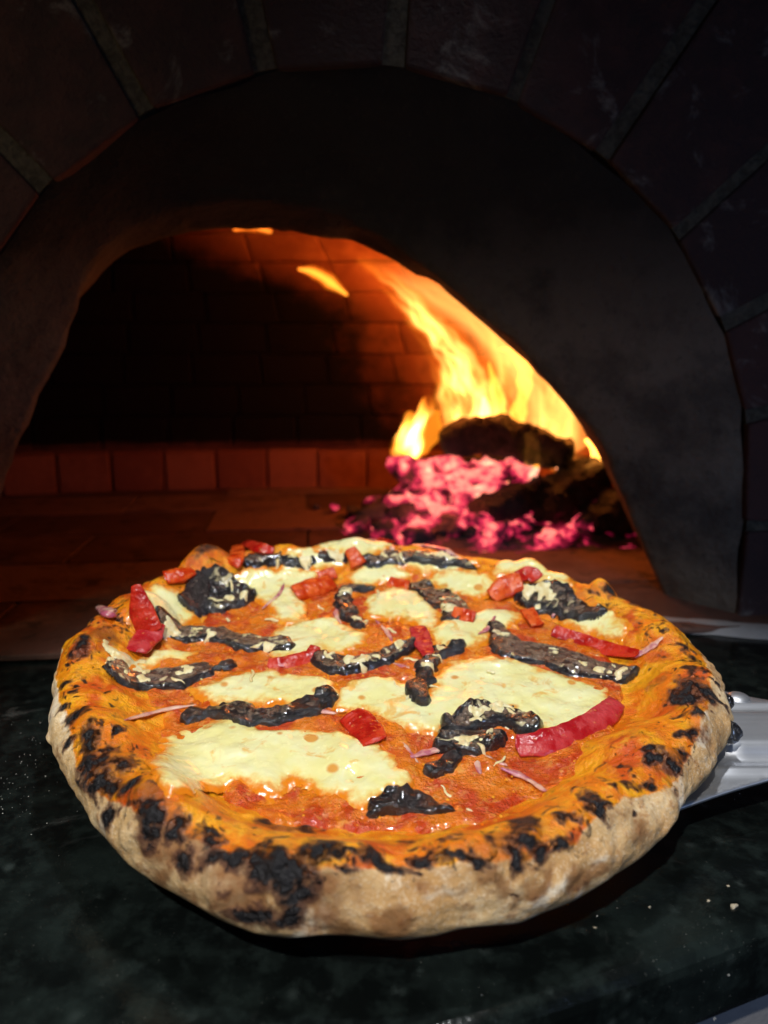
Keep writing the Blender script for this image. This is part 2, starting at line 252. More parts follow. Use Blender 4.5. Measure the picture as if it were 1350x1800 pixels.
def tube_mesh(path, radii, up, n_len, n_cir, flat=1.0, sq=2.0, noise=0.0, nscale=100, seed=0, fine=0.0, capf=.9, bow=0.0):
    """closed lumpy tube along a path. up: vector list/one vector; flat: height/width ratio; sq: superellipse power"""
    P = catmull(path, n_len); rr = np.interp(np.linspace(0, 1, n_len), np.linspace(0, 1, len(radii)), radii)
    tt = np.linspace(0, 1, n_len)
    L = max(np.sum(np.linalg.norm(np.diff(P, axis=0), axis=1)), 1e-6)
    cap = np.minimum(tt, 1 - tt) * L / np.maximum(rr * capf, 1e-6)
    rr = rr * np.sqrt(np.clip(1 - (1 - np.clip(cap, 0, 1)) ** 2, .02, 1))
    T_ = np.gradient(P, axis=0); T_ /= np.linalg.norm(T_, axis=1)[:, None] + 1e-9
    up = np.broadcast_to(np.asarray(up, float), P.shape)
    S_ = np.cross(T_, up); S_ /= np.linalg.norm(S_, axis=1)[:, None] + 1e-9
    U_ = np.cross(S_, T_)
    a = np.linspace(0, 2 * np.pi, n_cir, endpoint=False)
    ca, sa = np.cos(a), np.sin(a)
    k = (np.abs(ca) ** sq + np.abs(sa) ** sq) ** (-1 / sq)
    V = P[:, None] + rr[:, None, None] * ((k * ca)[None, :, None] * S_[:, None] + (flat * k * sa + bow * (1 - (k * ca) ** 2))[None, :, None] * U_[:, None])
    if noise:
        nn = fbm(V[..., 0] * nscale, V[..., 1] * nscale, V[..., 2] * nscale, seed, 3) + .6 * np.clip(vnoise(V[..., 0] * nscale * 2.2, V[..., 1] * nscale * 2.2, V[..., 2] * nscale * 2.2, seed + 5), 0, 1)
        V = V + (V - P[:, None]) * (noise * nn)[..., None]
    if fine:
        V = V + fine * vnoise(V[..., 0] * 700, V[..., 1] * 700, V[..., 2] * 700, seed + 9)[..., None] * U_[:, None]
    verts = V.reshape(-1, 3); faces = grid_faces(n_len, n_cir, False, True)
    faces = [tuple(f[::-1]) for f in faces]
    c0, c1 = len(verts), len(verts) + 1
    verts = np.vstack([verts, V[0].mean(0), V[-1].mean(0)])
    for j in range(n_cir):
        k2 = (j + 1) % n_cir
        faces.append((c0, j, k2)); faces.append((c1, (n_len - 1) * n_cir + k2, (n_len - 1) * n_cir + j))
    ang = np.concatenate([np.tile(sa, n_len), [0, 0]]); along = np.concatenate([np.repeat(np.minimum(tt, 1 - tt) * 2, n_cir), [0, 0]])
    return verts, faces, ang, along

# ---------------------------------------------------------------- material helper
class M:
    def __init__(s, name):
        s.m = bpy.data.materials.new(name); s.m.use_nodes = True; s.t = s.m.node_tree
        s.b = s.t.nodes["Principled BSDF"]; s.o = s.t.nodes["Material Output"]
        s.co = s.t.nodes.new("ShaderNodeTexCoord").outputs["Object"]
    def n(s, typ): return s.t.nodes.new("ShaderNode" + typ)
    def put(s, sock, v):
        if hasattr(v, "is_linked") or hasattr(v, "links"): s.t.links.new(v, sock)
        elif isinstance(v, (tuple, list)) and len(v) == 3 and len(sock.default_value) == 4: sock.default_value = (*v, 1)
        else: sock.default_value = v
    def noise(s, scale, detail=4, rough=.55, vec=None, dist=0):
        n = s.n("TexNoise"); s.put(n.inputs["Vector"], vec or s.co); n.inputs["Scale"].default_value = scale
        n.inputs["Detail"].default_value = detail; n.inputs["Roughness"].default_value = rough; n.inputs["Distortion"].default_value = dist
        return n.outputs["Fac"]
    def voro(s, scale, feat='F1', out="Distance", vec=None):
        n = s.n("TexVoronoi"); n.feature = feat; s.put(n.inputs["Vector"], vec or s.co); n.inputs["Scale"].default_value = scale
        return n.outputs[out]
    def attr(s, name):
        n = s.n("Attribute"); n.attribute_name = name; return n.outputs["Fac"]
    def rnd(s): return s.n("ObjectInfo").outputs["Random"]
    def math(s, op, a, b=0.0, c=0.0):
        n = s.n("Math"); n.operation = op; s.put(n.inputs[0], a); s.put(n.inputs[1], b); s.put(n.inputs[2], c); return n.outputs[0]
    def ss(s, v, a, b, lo=0.0, hi=1.0):
        n = s.n("MapRange"); n.interpolation_type = 'SMOOTHSTEP'; s.put(n.inputs[0], v)
        for i, x in enumerate((a, b, lo, hi)): s.put(n.inputs[i + 1], x)
        return n.outputs[0]
    def mix(s, f, a, b):
        n = s.n("Mix"); n.data_type = 'RGBA'; s.put(n.inputs[0], f); s.put(n.inputs[6], a); s.put(n.inputs[7], b); return n.outputs[2]
    def mixf(s, f, a, b):
        n = s.n("Mix"); n.data_type = 'FLOAT'; s.put(n.inputs[0], f); s.put(n.inputs[2], a); s.put(n.inputs[3], b); return n.outputs[0]
    def xyz(s, vec=None):
        n = s.n("SeparateXYZ"); s.put(n.inputs[0], vec or s.co); return n.outputs
    def bump(s, h, dist, strength=1.0, prev=None):
        n = s.n("Bump"); s.put(n.inputs["Height"], h); n.inputs["Distance"].default_value = dist; n.inputs["Strength"].default_value = strength
        if prev is not None: s.put(n.inputs["Normal"], prev)
        return n.outputs[0]
    def set(s, **k):
        names = dict(color="Base Color", rough="Roughness", metal="Metallic", normal="Normal", coat="Coat Weight", coatr="Coat Roughness", sss="Subsurface Weight", sssr="Subsurface Radius", ssss="Subsurface Scale",
                     ecol="Emission Color", estr="Emission Strength", spec="Specular IOR Level", trans="Transmission Weight", ior="IOR")
        for a, v in k.items():
            sock = s.b.inputs[names[a]]
            if a == 'sssr': sock.default_value = v
            else: s.put(sock, v)
        return s.m

def mat_crust():
    s = M("baked_crust")
    nA, nB, nC, nD = s.noise(330, 5, .6), s.noise(75, 4, .6), s.noise(1100, 3), s.noise(150, 3)
    char, toast, oil = s.attr("char"), s.attr("toast"), s.attr("oil")
    bread = s.mix(s.ss(nB, .35, .65), (.60, .385, .165), (.78, .60, .345))
    bread = s.mix(s.math('MULTIPLY', s.ss(s.math('ADD', nD, s.math('MULTIPLY', s.math('SUBTRACT', nA, .5), .5)), .47, .66), .65), bread, (.50, .26, .085))
    oilc = s.mix(s.ss(nB, .38, .62), (.80, .20, .005), (.90, .40, .010))
    oilc = s.mix(s.ss(s.noise(48, 4), .50, .64), oilc, (.62, .085, .005))
    mott = s.noise(125, 6, .72, dist=.4)
    oilc = s.mix(s.math('MULTIPLY', s.ss(mott, .50, .62), s.math('MULTIPLY', s.attr("rimtop"), .45)), oilc, (.46, .095, .006))
    oilc = s.mix(s.math('MULTIPLY', s.ss(mott, .44, .34), .6), oilc, (.88, .46, .03))
    bread = s.mix(s.ss(s.noise(20, 4, .6), .46, .66), bread, (.52, .29, .105))
    bread = s.mix(s.math('MULTIPLY', s.ss(s.noise(34, 5, .65, dist=.5), .52, .62), .75), bread, (.88, .79, .62))
    bread = s.mix(s.math('MULTIPLY', s.ss(nC, .52, .66), .35), bread, (.86, .76, .58))
    om = s.ss(s.math('ADD', oil, s.math('MULTIPLY', s.math('SUBTRACT', nD, .5), .8)), .38, .60)
    col = s.mix(om, bread, oilc)
    tm = s.ss(s.math('ADD', toast, s.math('MULTIPLY', s.math('SUBTRACT', nD, .5), .9)), .08, .65)
    col = s.mix(s.math('MULTIPLY', tm, .88), col, s.mix(om, (.24, .105, .032), (.34, .095, .012)))
    cf = s.math('ADD', char, s.math('MULTIPLY', s.math('SUBTRACT', nA, .5), .9))
    cf = s.math('ADD', cf, s.math('MULTIPLY', s.math('SUBTRACT', nD, .5), 1.15))
    speck = s.math('MULTIPLY', s.math('MAXIMUM', s.ss(s.noise(210, 4, .6, dist=.8), .625, .68), s.ss(s.noise(95, 5, .7, dist=.6), .635, .68)), s.attr("rimtop"))
    col = s.mix(s.math('MULTIPLY', s.ss(cf, .04, .50), .90), col, s.mix(s.ss(cf, .10, .36), (.30, .085, .014), (.075, .024, .012)))
    core = s.math('MAXIMUM', s.ss(cf, .50, .70), s.math('MULTIPLY', speck, .8))
    col = s.mix(core, col, s.mix(s.ss(nC, .4, .7), (.006, .005, .006), (.016, .015, .018)))
    rough = s.mixf(core, s.mixf(om, .85, .30), .42)
    h = s.math('ADD', s.math('MULTIPLY', nA, s.mixf(core, .8, 1.5)), s.math('ADD', s.math('MULTIPLY', nC, .25), s.math('MULTIPLY', core, .5)))
    return s.set(color=col, rough=rough, normal=s.bump(s.math('MULTIPLY', h, s.mixf(s.math('MAXIMUM', om, core), .62, 1.0)), .0022, .9), spec=.45)
def mat_sauce():
    s = M("tomato_sauce")
    a, b, c = s.noise(70, 4, .6, dist=.6), s.noise(240, 4, .6), s.noise(700, 3)
    col = s.mix(s.ss(a, .36, .60), (.52, .045, .003), (.76, .20, .007))
    col = s.mix(s.math('MULTIPLY', s.ss(b, .56, .70), .6), col, (.80, .38, .05))
    col = s.mix(s.math('MULTIPLY', s.ss(s.noise(130, 4, .6), .60, .70), .7), col, (.48, .035, .006))
    col = s.mix(s.math('MULTIPLY', s.ss(s.noise(95, 3, .6, dist=1.), .64, .72), .5), col, (.76, .36, .14))
    return s.set(color=col, rough=s.mixf(s.ss(b, .4, .6), .12, .28), spec=.6, coat=.4, coatr=.06, normal=s.bump(s.math('ADD', s.math('MULTIPLY', b, .7), s.math('MULTIPLY', c, .5)), .0028, .85))
def mat_cheese():
    s = M("melted_cheese")
    e = s.attr("edge"); a, b = s.noise(60, 3), s.noise(260, 4, .6)
    col = s.mix(s.ss(a, .35, .65), (.85, .81, .36), (.88, .87, .49))
    vor = s.n("TexVoronoi"); s.put(vor.inputs["Vector"], s.co); vor.inputs["Scale"].default_value = 88
    sep = s.n("SeparateColor"); s.put(sep.inputs[0], vor.outputs["Color"])
    rad = s.ss(sep.outputs[0], .50, 1.0, 0.0, .34)
    spot = s.ss(s.math('SUBTRACT', rad, vor.outputs["Distance"]), -.02, .10)
    col = s.mix(s.math('MULTIPLY', spot, .85), col, (.70, .27, .02))
    edge = s.ss(s.math('ADD', e, s.math('MULTIPLY', s.math('SUBTRACT', b, .5), .9)), .05, .80)
    col = s.mix(edge, s.mix(s.ss(edge, .0, .7), (.78, .24, .012), (.86, .60, .10)), col)
    stain = s.math('MULTIPLY', s.ss(s.noise(85, 4, .6, dist=.7), .55, .68), .70)
    col = s.mix(stain, col, (.80, .42, .05))
    return s.set(color=col, rough=s.mixf(s.ss(b, .35, .65), .12, .28), spec=.55, coat=.3, coatr=.08, sss=.25, ssss=.003, sssr=(1, .8, .4), normal=s.bump(s.math('ADD', s.math('MULTIPLY', a, 2.6), s.math('MULTIPLY', b, .3)), .0012, .6))
def mat_shred():
    s = M("cheese_shred")
    return s.set(color=s.mix(s.ss(s.noise(300, 3), .4, .6), (.74, .62, .30), (.80, .75, .46)), rough=.3, normal=s.bump(s.noise(500, 3), .0008, .6))
def mat_mush():
    s = M("roasted_mushroom")
    a, b = s.noise(260, 5, .65), s.noise(900, 3)
    br = s.math('ADD', s.attr("brown"), s.math('MULTIPLY', s.math('SUBTRACT', a, .5), .9))
    col = s.mix(s.ss(br, .30, .62), (.008, .007, .008), s.mix(s.ss(a, .4, .62), (.055, .033, .025), (.22, .15, .10)))
    sm = s.math('MULTIPLY', s.ss(s.noise(120, 4, .55, dist=.8), .575, .64), s.ss(s.attr('smear'), .2, .8))
    col = s.mix(sm, col, (.74, .66, .38))
    return s.set(color=col, rough=s.mixf(s.ss(a, .4, .6), .10, .26), spec=.7, coat=.7, coatr=.10, normal=s.bump(s.math('ADD', a, s.math('MULTIPLY', b, .5)), .0026, .9))
def mat_pepper(kind):
    s = M("pepper_" + kind)
    c = dict(r=((.36, .008, .006), (.58, .030, .010)), m=((.38, .009, .014), (.52, .045, .050)), o=((.50, .030, .005), (.74, .12, .012)))[kind]
    a = s.noise(120, 4)
    col = s.mix(s.ss(a, .35, .65), *c)
    col = s.mix(s.math('MULTIPLY', s.ss(s.noise(330, 3), .62, .72), .5), col, (.72, .30, .10))
    return s.set(color=col, rough=s.mixf(s.ss(a, .4, .6), .18, .40), spec=.5, sss=.12, ssss=.002, sssr=(1, .2, .1), normal=s.bump(s.math('ADD', s.noise(300, 3), s.noise(110, 3)), .0010, .7))
def mat_onion():
    s = M("red_onion")
    return s.set(color=s.mix(s.ss(s.noise(130, 3), .4, .62), (.72, .44, .33), (.42, .09, .15)), rough=.25, sss=.2, ssss=.002, sssr=(1, .5, .5))
def mat_granite():
    s = M("dark_granite")
    a, b, c = s.noise(14, 5, .6), s.noise(90, 5, .65), s.noise(520, 4, .6)
    col = s.mix(s.ss(b, .42, .68), (.0035, .0048, .0046), (.011, .016, .0145))
    col = s.mix(s.math('MULTIPLY', s.ss(s.voro(75), .26, .02), s.math('MULTIPLY', s.ss(b, .40, .62), .75)), col, (.034, .044, .041))
    col = s.mix(s.math('MULTIPLY', s.ss(a, .48, .68), .55), col, (.014, .021, .019))
    col = s.mix(s.math('MULTIPLY', s.ss(s.noise(1500, 2), .70, .76), s.ss(a, .45, .6)), col, (.20, .20, .18))
    smear = s.math('MULTIPLY', s.ss(s.noise(22, 5, .65, dist=.9), .60, .74), .10)
    col = s.mix(smear, col, (.42, .42, .40))
    return s.set(color=col, rough=s.math('ADD', s.mixf(s.ss(s.noise(35, 4), .4, .65), .07, .20), s.math('MULTIPLY', smear, 2.5)), spec=.38, normal=s.bump(c, .0003, .35))
def mat_brick(name, lo, hi, white=.25, rough=.9):
    s = M(name)
    r = s.rnd(); a, b = s.noise(38, 5, .65), s.noise(300, 4, .65)
    col = s.mix(s.ss(s.math('ADD', a, s.math('MULTIPLY', s.math('SUBTRACT', r, .5), .35)), .35, .65), lo, hi)
    col = s.mix(s.math('MULTIPLY', s.ss(s.noise(24, 6, .7, dist=.5), .56, .70), white), col, (.42, .40, .36))
    col = s.mix(s.math('MULTIPLY', s.ss(s.noise(60, 5, .7), .58, .68), .6), col, (.030, .024, .020))
    return s.set(color=col, rough=rough, spec=.2, normal=s.bump(s.math('ADD', a, s.math('MULTIPLY', b, .5)), .004, .8))
def mat_mortar():
    s = M("mortar")
    a = s.noise(180, 5, .7)
    return s.set(color=s.mix(s.ss(a, .35, .65), (.042, .037, .029), (.084, .074, .058)), rough=.95, spec=.1, normal=s.bump(a, .004, 1))
def mat_plaster():
    s = M("smoked_plaster")
    a, b = s.noise(20, 6, .65), s.noise(170, 5, .65)
    z = s.xyz()[2]
    col = s.mix(s.ss(a, .36, .64), (.060, .050, .042), (.120, .100, .080))
    col = s.mix(s.math('MULTIPLY', s.ss(s.math('ADD', z, s.math('MULTIPLY', s.math('SUBTRACT', a, .5), .18)), .20, .31), .93), col, (.010, .009, .009))   # soot above
    col = s.mix(s.math('MULTIPLY', s.ss(b, .56, .70), .45), col, (.030, .024, .020))
    return s.set(color=col, rough=.93, spec=.12, normal=s.bump(s.math('ADD', a, s.math('MULTIPLY', b, .6)), .005, .8))
def mat_dome(name, lo, hi):
    """fire brick; soot stays where the dome is not burnt clean near the fire"""
    s = M(name)
    g = s.n("NewGeometry").outputs["Position"]
    a, b = s.noise(30, 5, .65, vec=g), s.noise(240, 4, .65, vec=g)
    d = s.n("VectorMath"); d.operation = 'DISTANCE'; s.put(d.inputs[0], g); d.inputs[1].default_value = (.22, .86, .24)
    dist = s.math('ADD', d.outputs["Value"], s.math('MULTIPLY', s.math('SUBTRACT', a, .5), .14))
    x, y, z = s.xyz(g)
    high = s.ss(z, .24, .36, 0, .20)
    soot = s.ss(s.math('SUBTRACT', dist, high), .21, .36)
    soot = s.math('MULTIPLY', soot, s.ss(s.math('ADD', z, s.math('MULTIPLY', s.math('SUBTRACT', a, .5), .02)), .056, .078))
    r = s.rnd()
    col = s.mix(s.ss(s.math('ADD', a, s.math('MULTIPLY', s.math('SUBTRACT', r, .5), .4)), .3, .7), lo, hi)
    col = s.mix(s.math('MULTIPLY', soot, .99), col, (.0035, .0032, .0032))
    return s.set(color=col, rough=.92, spec=.1, normal=s.bump(s.math('ADD', a, s.math('MULTIPLY', b, .6)), .003, .8))
def mat_hearth():
    s = M("hearth_brick")
    g = s.n("NewGeometry").outputs["Position"]
    a, b = s.noise(16, 6, .65, vec=g), s.noise(150, 5, .65, vec=g); r = s.rnd()
    col = s.mix(s.ss(s.math('ADD', a, s.math('MULTIPLY', s.math('SUBTRACT', r, .5), .35)), .35, .65), (.082, .044, .034), (.165, .095, .074))
    col = s.mix(s.math('MULTIPLY', s.ss(s.noise(34, 5, .7, vec=g), .55, .66), .8), col, (.035, .024, .020))
    return s.set(color=col, rough=.92, spec=.15, normal=s.bump(s.math('ADD', a, s.math('MULTIPLY', b, .6)), .003, .8))
def mat_metal():
    s = M("brushed_aluminium")
    mp = s.n("Mapping"); s.put(mp.inputs[0], s.co); mp.inputs["Scale"].default_value = (6, 300, 6)
    a = s.noise(1, 4, .6, vec=mp.outputs[0]); b = s.noise(40, 4, .6)
    return s.set(color=s.mix(s.ss(b, .35, .65), (.78, .80, .84), (.86, .88, .92)), metal=.9, rough=s.mixf(s.ss(a, .35, .65), .37, .40))
def mat_ember(hot):
    s = M("ember_hot" if hot else "ember_dull")
    g = s.n("NewGeometry").outputs["Position"]
    a, b, c = s.noise(34, 4, .6, vec=g), s.noise(190, 4, .6, vec=g), s.noise(17, 2, vec=g)
    r = s.rnd()
    k = s.math('ADD', s.math('ADD', s.math('MULTIPLY', s.math('SUBTRACT', a, .5), 3.0), s.math('MULTIPLY', s.math('SUBTRACT', b, .5), .7)), s.math('MULTIPLY', s.math('SUBTRACT', r, .5), .35))
    dn = s.n("VectorMath"); dn.operation = 'DISTANCE'; s.put(dn.inputs[0], g); dn.inputs[1].default_value = (.11, .83, .055)
    k = s.math('ADD', s.math('ADD', k, s.math('MULTIPLY', s.math('SUBTRACT', c, .5), 1.2)), s.ss(dn.outputs['Value'], .03, .17, .80 if hot else .42, .30 if hot else -.05))
    ecol = s.mix(s.ss(k, .30, .62), (.20, .003, .03), s.mix(s.ss(k, .55, .90), (.78, .022, .085), s.mix(s.ss(k, .95, 1.35), (1, .20, .15), (1, .50, .30))))
    return s.set(color=s.mix(b, (.02, .015, .02), (.08, .07, .075)), rough=.95, ecol=ecol, estr=s.ss(k, .10, .95, 0, 1.75), normal=s.bump(b, .004, .8))
def mat_log():
    s = M("charred_log")
    a, b = s.noise(35, 5, .65), s.noise(150, 4, .65)
    gl = s.attr("glow")
    k = s.math('ADD', gl, s.math('MULTIPLY', s.math('SUBTRACT', a, .5), 1.1))
    crack = s.ss(s.voro(60, 'DISTANCE_TO_EDGE'), .05, .0)
    f = s.ss(k, .52, .95)
    ecol = s.mix(s.ss(k, .6, 1.0), (.55, .008, .06), (1, .20, .20))
    col = s.mix(s.ss(a, .4, .65), (.007, .006, .007), (.028, .016, .014))
    return s.set(color=s.mix(crack, col, (.004, .003, .003)), rough=.9, ecol=ecol, estr=s.math('MULTIPLY', f, 1.4), normal=s.bump(s.math('ADD', s.math('ADD', a, b), s.math('MULTIPLY', crack, -.8)), .010, 1.0))
def mat_flame(i, col, strength):
    m = bpy.data.materials.new("flame_%d" % i); m.use_nodes = True; t = m.node_tree; t.nodes.clear()
    o = t.nodes.new("ShaderNodeOutputMaterial"); e = t.nodes.new("ShaderNodeEmission")
    e.inputs[0].default_value = (*col, 1); e.inputs[1].default_value = strength
    t.links.new(e.outputs[0], o.inputs["Volume"]); return m
def mat_plain(name, c, rough=.8):
    s = M(name); a = s.noise(120, 4)
    return s.set(color=s.mix(a, tuple(x * .8 for x in c), tuple(min(1, x * 1.15) for x in c)), rough=rough, normal=s.bump(a, .002, .5))

# ================================================================ countertop, stand
granite = mat_granite()
def slab(name, pts, z0, z1, mat, bev=0, parent=None):
    bm = bmesh.new(); vs = [bm.verts.new((x, y, z1)) for x, y in pts]; f = bm.faces.new(vs)
    r = bmesh.ops.extrude_face_region(bm, geom=[f])
    for v in [g for g in r['geom'] if isinstance(g, bmesh.types.BMVert)]: v.co.z = z0
    bmesh.ops.recalc_face_normals(bm, faces=bm.faces)
    me = bpy.data.meshes.new(name); bm.to_mesh(me); bm.free(); me.materials.append(mat)
    o = link(bpy.data.objects.new(name, me), parent)
    if bev: bevel(o, bev, 3)
    return o
edge = catmull([(-.62, .06), (-.30, .105), (-.10, .147), (.034, .187), (.135, .224), (.26, .275), (.42, .36), (.62, .52)], 48)
ct = slab("countertop", [tuple(p) for p in edge] + [(.62, .72), (-.62, .72)], -.032, 0, granite, .006)
tag(ct, "dark green black polished granite counter under the pizza peel", None, None, "structure")
st_edge = edge + np.array([-.005, .013])
st = slab("oven_stand", [tuple(p) for p in st_edge[::3]] + [(.58, .70), (-.60, .70)], -.55, -.0325, mat_plain("stand_render", (.22, .21, .21)))
tag(st, "pale rendered stand below the granite counter", None, None, "structure")

# ================================================================ oven
oven = empty("brick_oven", (0, 0, 0), (0, 0, R_(6)))
tag(oven, "wood fired brick oven with arched mouth glowing behind the pizza", "oven")
YAW = R_(6)
def to_oven(x, y): return (x * math.cos(YAW) + y * math.sin(YAW), -x * math.sin(YAW) + y * math.cos(YAW))
mortar, plaster = mat_mortar(), mat_plaster()
AC, AR = (.037, .090), .2835
def arch_prof(r, n=64, leg=.286 - .2835, z0=.0):
    a = np.radians(np.linspace(180, 0, n))
    P = np.stack([AC[0] + r * np.cos(a), AC[1] + r * np.sin(a)], 1)
    lz = np.linspace(z0, AC[1], 9)[:-1]
    Lf = np.stack([np.full(8, AC[0] - r - 0.002), lz], 1); Rt = np.stack([np.full(8, AC[0] + r + .002), lz[::-1]], 1)
    return np.vstack([Lf, P, Rt])
# arch wall: mortar body, bricks set proud in it
pin, pout = arch_prof(AR + .0012), arch_prof(.62)
n = len(pin)
V = [(u, .5035, z) for u, z in pin] + [(u, .5035, z) for u, z in pout] + [(u, .560, z) for u, z in pin] + [(u, .560, z) for u, z in pout]
F = []
for i in range(n - 1):
    F += [(i, i + 1, n + i + 1, n + i), (2 * n + i, 3 * n + i, 3 * n + i + 1, 2 * n + i + 1), (i, 2 * n + i, 2 * n + i + 1, i + 1), (n + i, n + i + 1, 3 * n + i + 1, 3 * n + i)]
wall = mesh("arch_wall", V, F, mortar, oven, False)
bm_red = mat_brick("arch_brick", (.032, .019, .019), (.052, .025, .023), .22)
def prism(poly, v0, v1):
    k = len(poly)
    V = [(u, v0, z) for u, z in poly] + [(u, v1, z) for u, z in poly]
    F = [tuple(range(k - 1, -1, -1)), tuple(range(k, 2 * k))] + [(i, (i + 1) % k, k + (i + 1) % k, k + i) for i in range(k)]
    F = [f[::-1] for f in F]
    return V, F
joints = [-17, -3, 13, 27, 41.5, 56, 70, 85.5, 101.5, 117.5, 132.5, 147, 162, 177, 192]
rng = random.Random(3)
for i in range(1, len(joints) - 1):
    a0, a1 = joints[i], joints[i + 1]
    g = (.0042 + rng.uniform(-.0006, .0012))
    if i in (7, 8): g += .0016
    P = []
    for r, aa, sg in ((AR, a0, 1), (AR, a1, -1), (AR + .205, a1, -1), (AR + .205, a0, 1)):
        A = R_(aa); P.append((AC[0] + r * math.cos(A) - sg * g * math.sin(A) + rng.uniform(-.0018, .0018), AC[1] + r * math.sin(A) + sg * g * math.cos(A) + rng.uniform(-.001, .001)))
    dv = rng.uniform(-.0012, .0012)
    V, F = prism(P, .4995 + dv, .545)
    bevel(mesh("brick", V, F, bm_red, wall, False), .0022)
for sgn in (1, -1):
    e = AC[0] + sgn * (AR + .002)
    for z0, z1 in ((.002, .0705),):
        P = [(e, z0), (e + sgn * .205, z0), (e + sgn * .205, z1), (e, z1)]
        if sgn < 0: P = P[::-1]
        V, F = prism(P, .4992, .545); bevel(mesh("brick", V, F, bm_red, wall, False), .0022)
# vestibule: rough plaster loft from the arch to the mouth, then the mouth ring
front = catmull([(-.262, .0), (-.244, .05), (-.2223, .1022), (-.2072, .134), (-.1922, .1683), (-.1692, .2078), (-.1506, .2464), (-.1375, .2662), (-.1173, .2825), (-.0936, .294), (-.0702, .300), (-.039, .3035), (-.0116, .3026), (.018, .2975), (.050, .287), (.080, .270), (.112, .246), (.150, .215), (.178, .1875), (.2065, .157), (.2285, .1265), (.2465, .099), (.268, .0565), (.294, 0)], n)
back = catmull([(-.285, .0), (-.268, .05), (-.245, .1022), (-.230, .134), (-.214, .1683), (-.190, .211), (-.166, .242), (-.1411, .2627), (-.1236, .2751), (-.0981, .2844), (-.0726, .290), (-.0429, .2934), (-.0131, .2914), (.0127, .2873), (.0388, .2815), (.0697, .2701), (.0968, .2568), (.1268, .2376), (.1577, .2135), (.1872, .1854), (.2178, .1528), (.2419, .1201), (.2614, .0905), (.3085, 0)], n)
rows = []
for k in range(13):
    t = k / 12; tt = t ** .9
    P = arch_prof(AR - .0004) * (1 - tt) + front * tt
    rows.append((P, .5045 + (.555 - .5045) * t))
for k in range(1, 7):
    t = k / 6; rows.append((front * (1 - t) + back * t, .555 + .045 * t))
rows.append((arch_prof(.62), .602))
V = []
for P, v in rows:
    x = P[:, 0]; z = P[:, 1]; v = np.full(n, v)
    inner = v < .601
    dx = (.0030 * fbm(x * 22, z * 22, v * 22, 71, 3) + .0012 * fbm(x * 110, z * 110, v * 110, 72, 2)) * inner
    cx, cz = AC[0], .10
    L_ = np.hypot(x - cx, z - cz) + 1e-6
    V += [(x[i] + dx[i] * (x[i] - cx) / L_[i], v[i], max(0, z[i] + dx[i] * (z[i] - cz) / L_[i])) for i in range(n)]
F = [f[::-1] for f in grid_faces(len(rows), n)]
mesh("vestibule", V, F, plaster, oven, True)
# hearth floor: bricks with joints
hb = mat_hearth()
hearth = slab("hearth", [(-.66, .4815), (.40, .4815), (.50, .60), (.50, 1.16), (-.74, 1.16), (-.74, .60)], .0004, .0032, mortar, 0, oven)
rng = random.Random(5); base_b = None
hv = 0; v0 = .478
while v0 < 1.12:
    dv = .113
    u0 = -.72 - (.115 if hv % 2 else 0) + .03
    while u0 < .46:
        x0, x1 = max(u0, -.70), min(u0 + .2275, .47)
        if x1 - x0 > .03 :
            z1 = .0052 + rng.uniform(-.0006, .0006)
            P = [(x0, v0), (x1, v0), (x1, v0 + dv - .0028), (x0, v0 + dv - .0028)]
            b = slab("hearth_brick", P, .0012, z1, hb, .0012, hearth)
        u0 += .230
    v0 += dv + .0004; hv += 1
# cement fillet where the right foot meets the granite
fp = [(.226, .493), (.255, .486), (.285, .477), (.33, .462), (.42, .44)]
V = []; F = []; m_ = 24
q = catmull(fp, m_)
for i, (u, v) in enumerate(q):
    nz = .0010 * vnoise(i * .6, 3, 0, 4)
    V += [(u, v + nz, .0005), (u + .001, v + .004, .0040 + nz * .6), (u + .002, v + .014, .0068 + nz * .6), (u + .004, v + .026, .0040)]
for i in range(m_ - 1):
    for j in range(3): F.append((i * 4 + j, (i + 1) * 4 + j, (i + 1) * 4 + j + 1, i * 4 + j + 1))
fil = mesh("cement_fillet", V, F, mat_plain("cement", (.24, .24, .24)), oven, True)
# dome: shell with courses of brick
UC, VC, DA, DB, DH, DZ = -.15, .74, .56, .35, .38, .066
def plan(a, k=1.0, grow=0.0):
    c, s = math.cos(a), math.sin(a); e = 2 / 2.7
    return (UC + (DA * k + grow) * math.copysign(abs(c) ** e, c), VC + (DB * k + grow) * math.copysign(abs(s) ** e, s))
def dome_pt(a, ph, grow=0.0):
    k = math.cos(ph) ** .9 if ph > 0 else 1
    u, v = plan(a, k, grow * math.cos(ph))
    return (u, v, DZ + (DH + grow) * math.sin(ph))
dm_b = mat_dome("dome_brick", (.17, .052, .026), (.25, .085, .042)); dm_m = mat_dome("dome_mortar", (.155, .048, .024), (.225, .076, .038))
nA_, nP_ = 96, 20
V = []; F = []
for i in range(nP_ + 1):
    ph = (i - 2) / (nP_ - 2) * (math.pi / 2 - .01)
    for j in range(nA_):
        a = 2 * math.pi * j / nA_
        if i < 2: u, v = plan(a, 1, .004); V.append((u, v, (.0, .033)[i]))
        else: V.append(dome_pt(a, ph, .004))
for i in range(nP_):
    for j in range(nA_):
        f = (i * nA_ + j, i * nA_ + (j + 1) % nA_, (i + 1) * nA_ + (j + 1) % nA_, (i + 1) * nA_ + j)
        if min(V[k][1] for k in f) < .615: continue
        F.append(f[::-1])
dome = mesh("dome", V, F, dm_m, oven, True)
def dome_brick(c8, nm="dome_brick"):
    F = [(0, 1, 2, 3), (7, 6, 5, 4), (0, 4, 5, 1), (1, 5, 6, 2), (2, 6, 7, 3), (3, 7, 4, 0)]
    o = mesh(nm, c8, F, dm_b, dome, False)
    return bevel(o, .002, 1)
rng = random.Random(11)
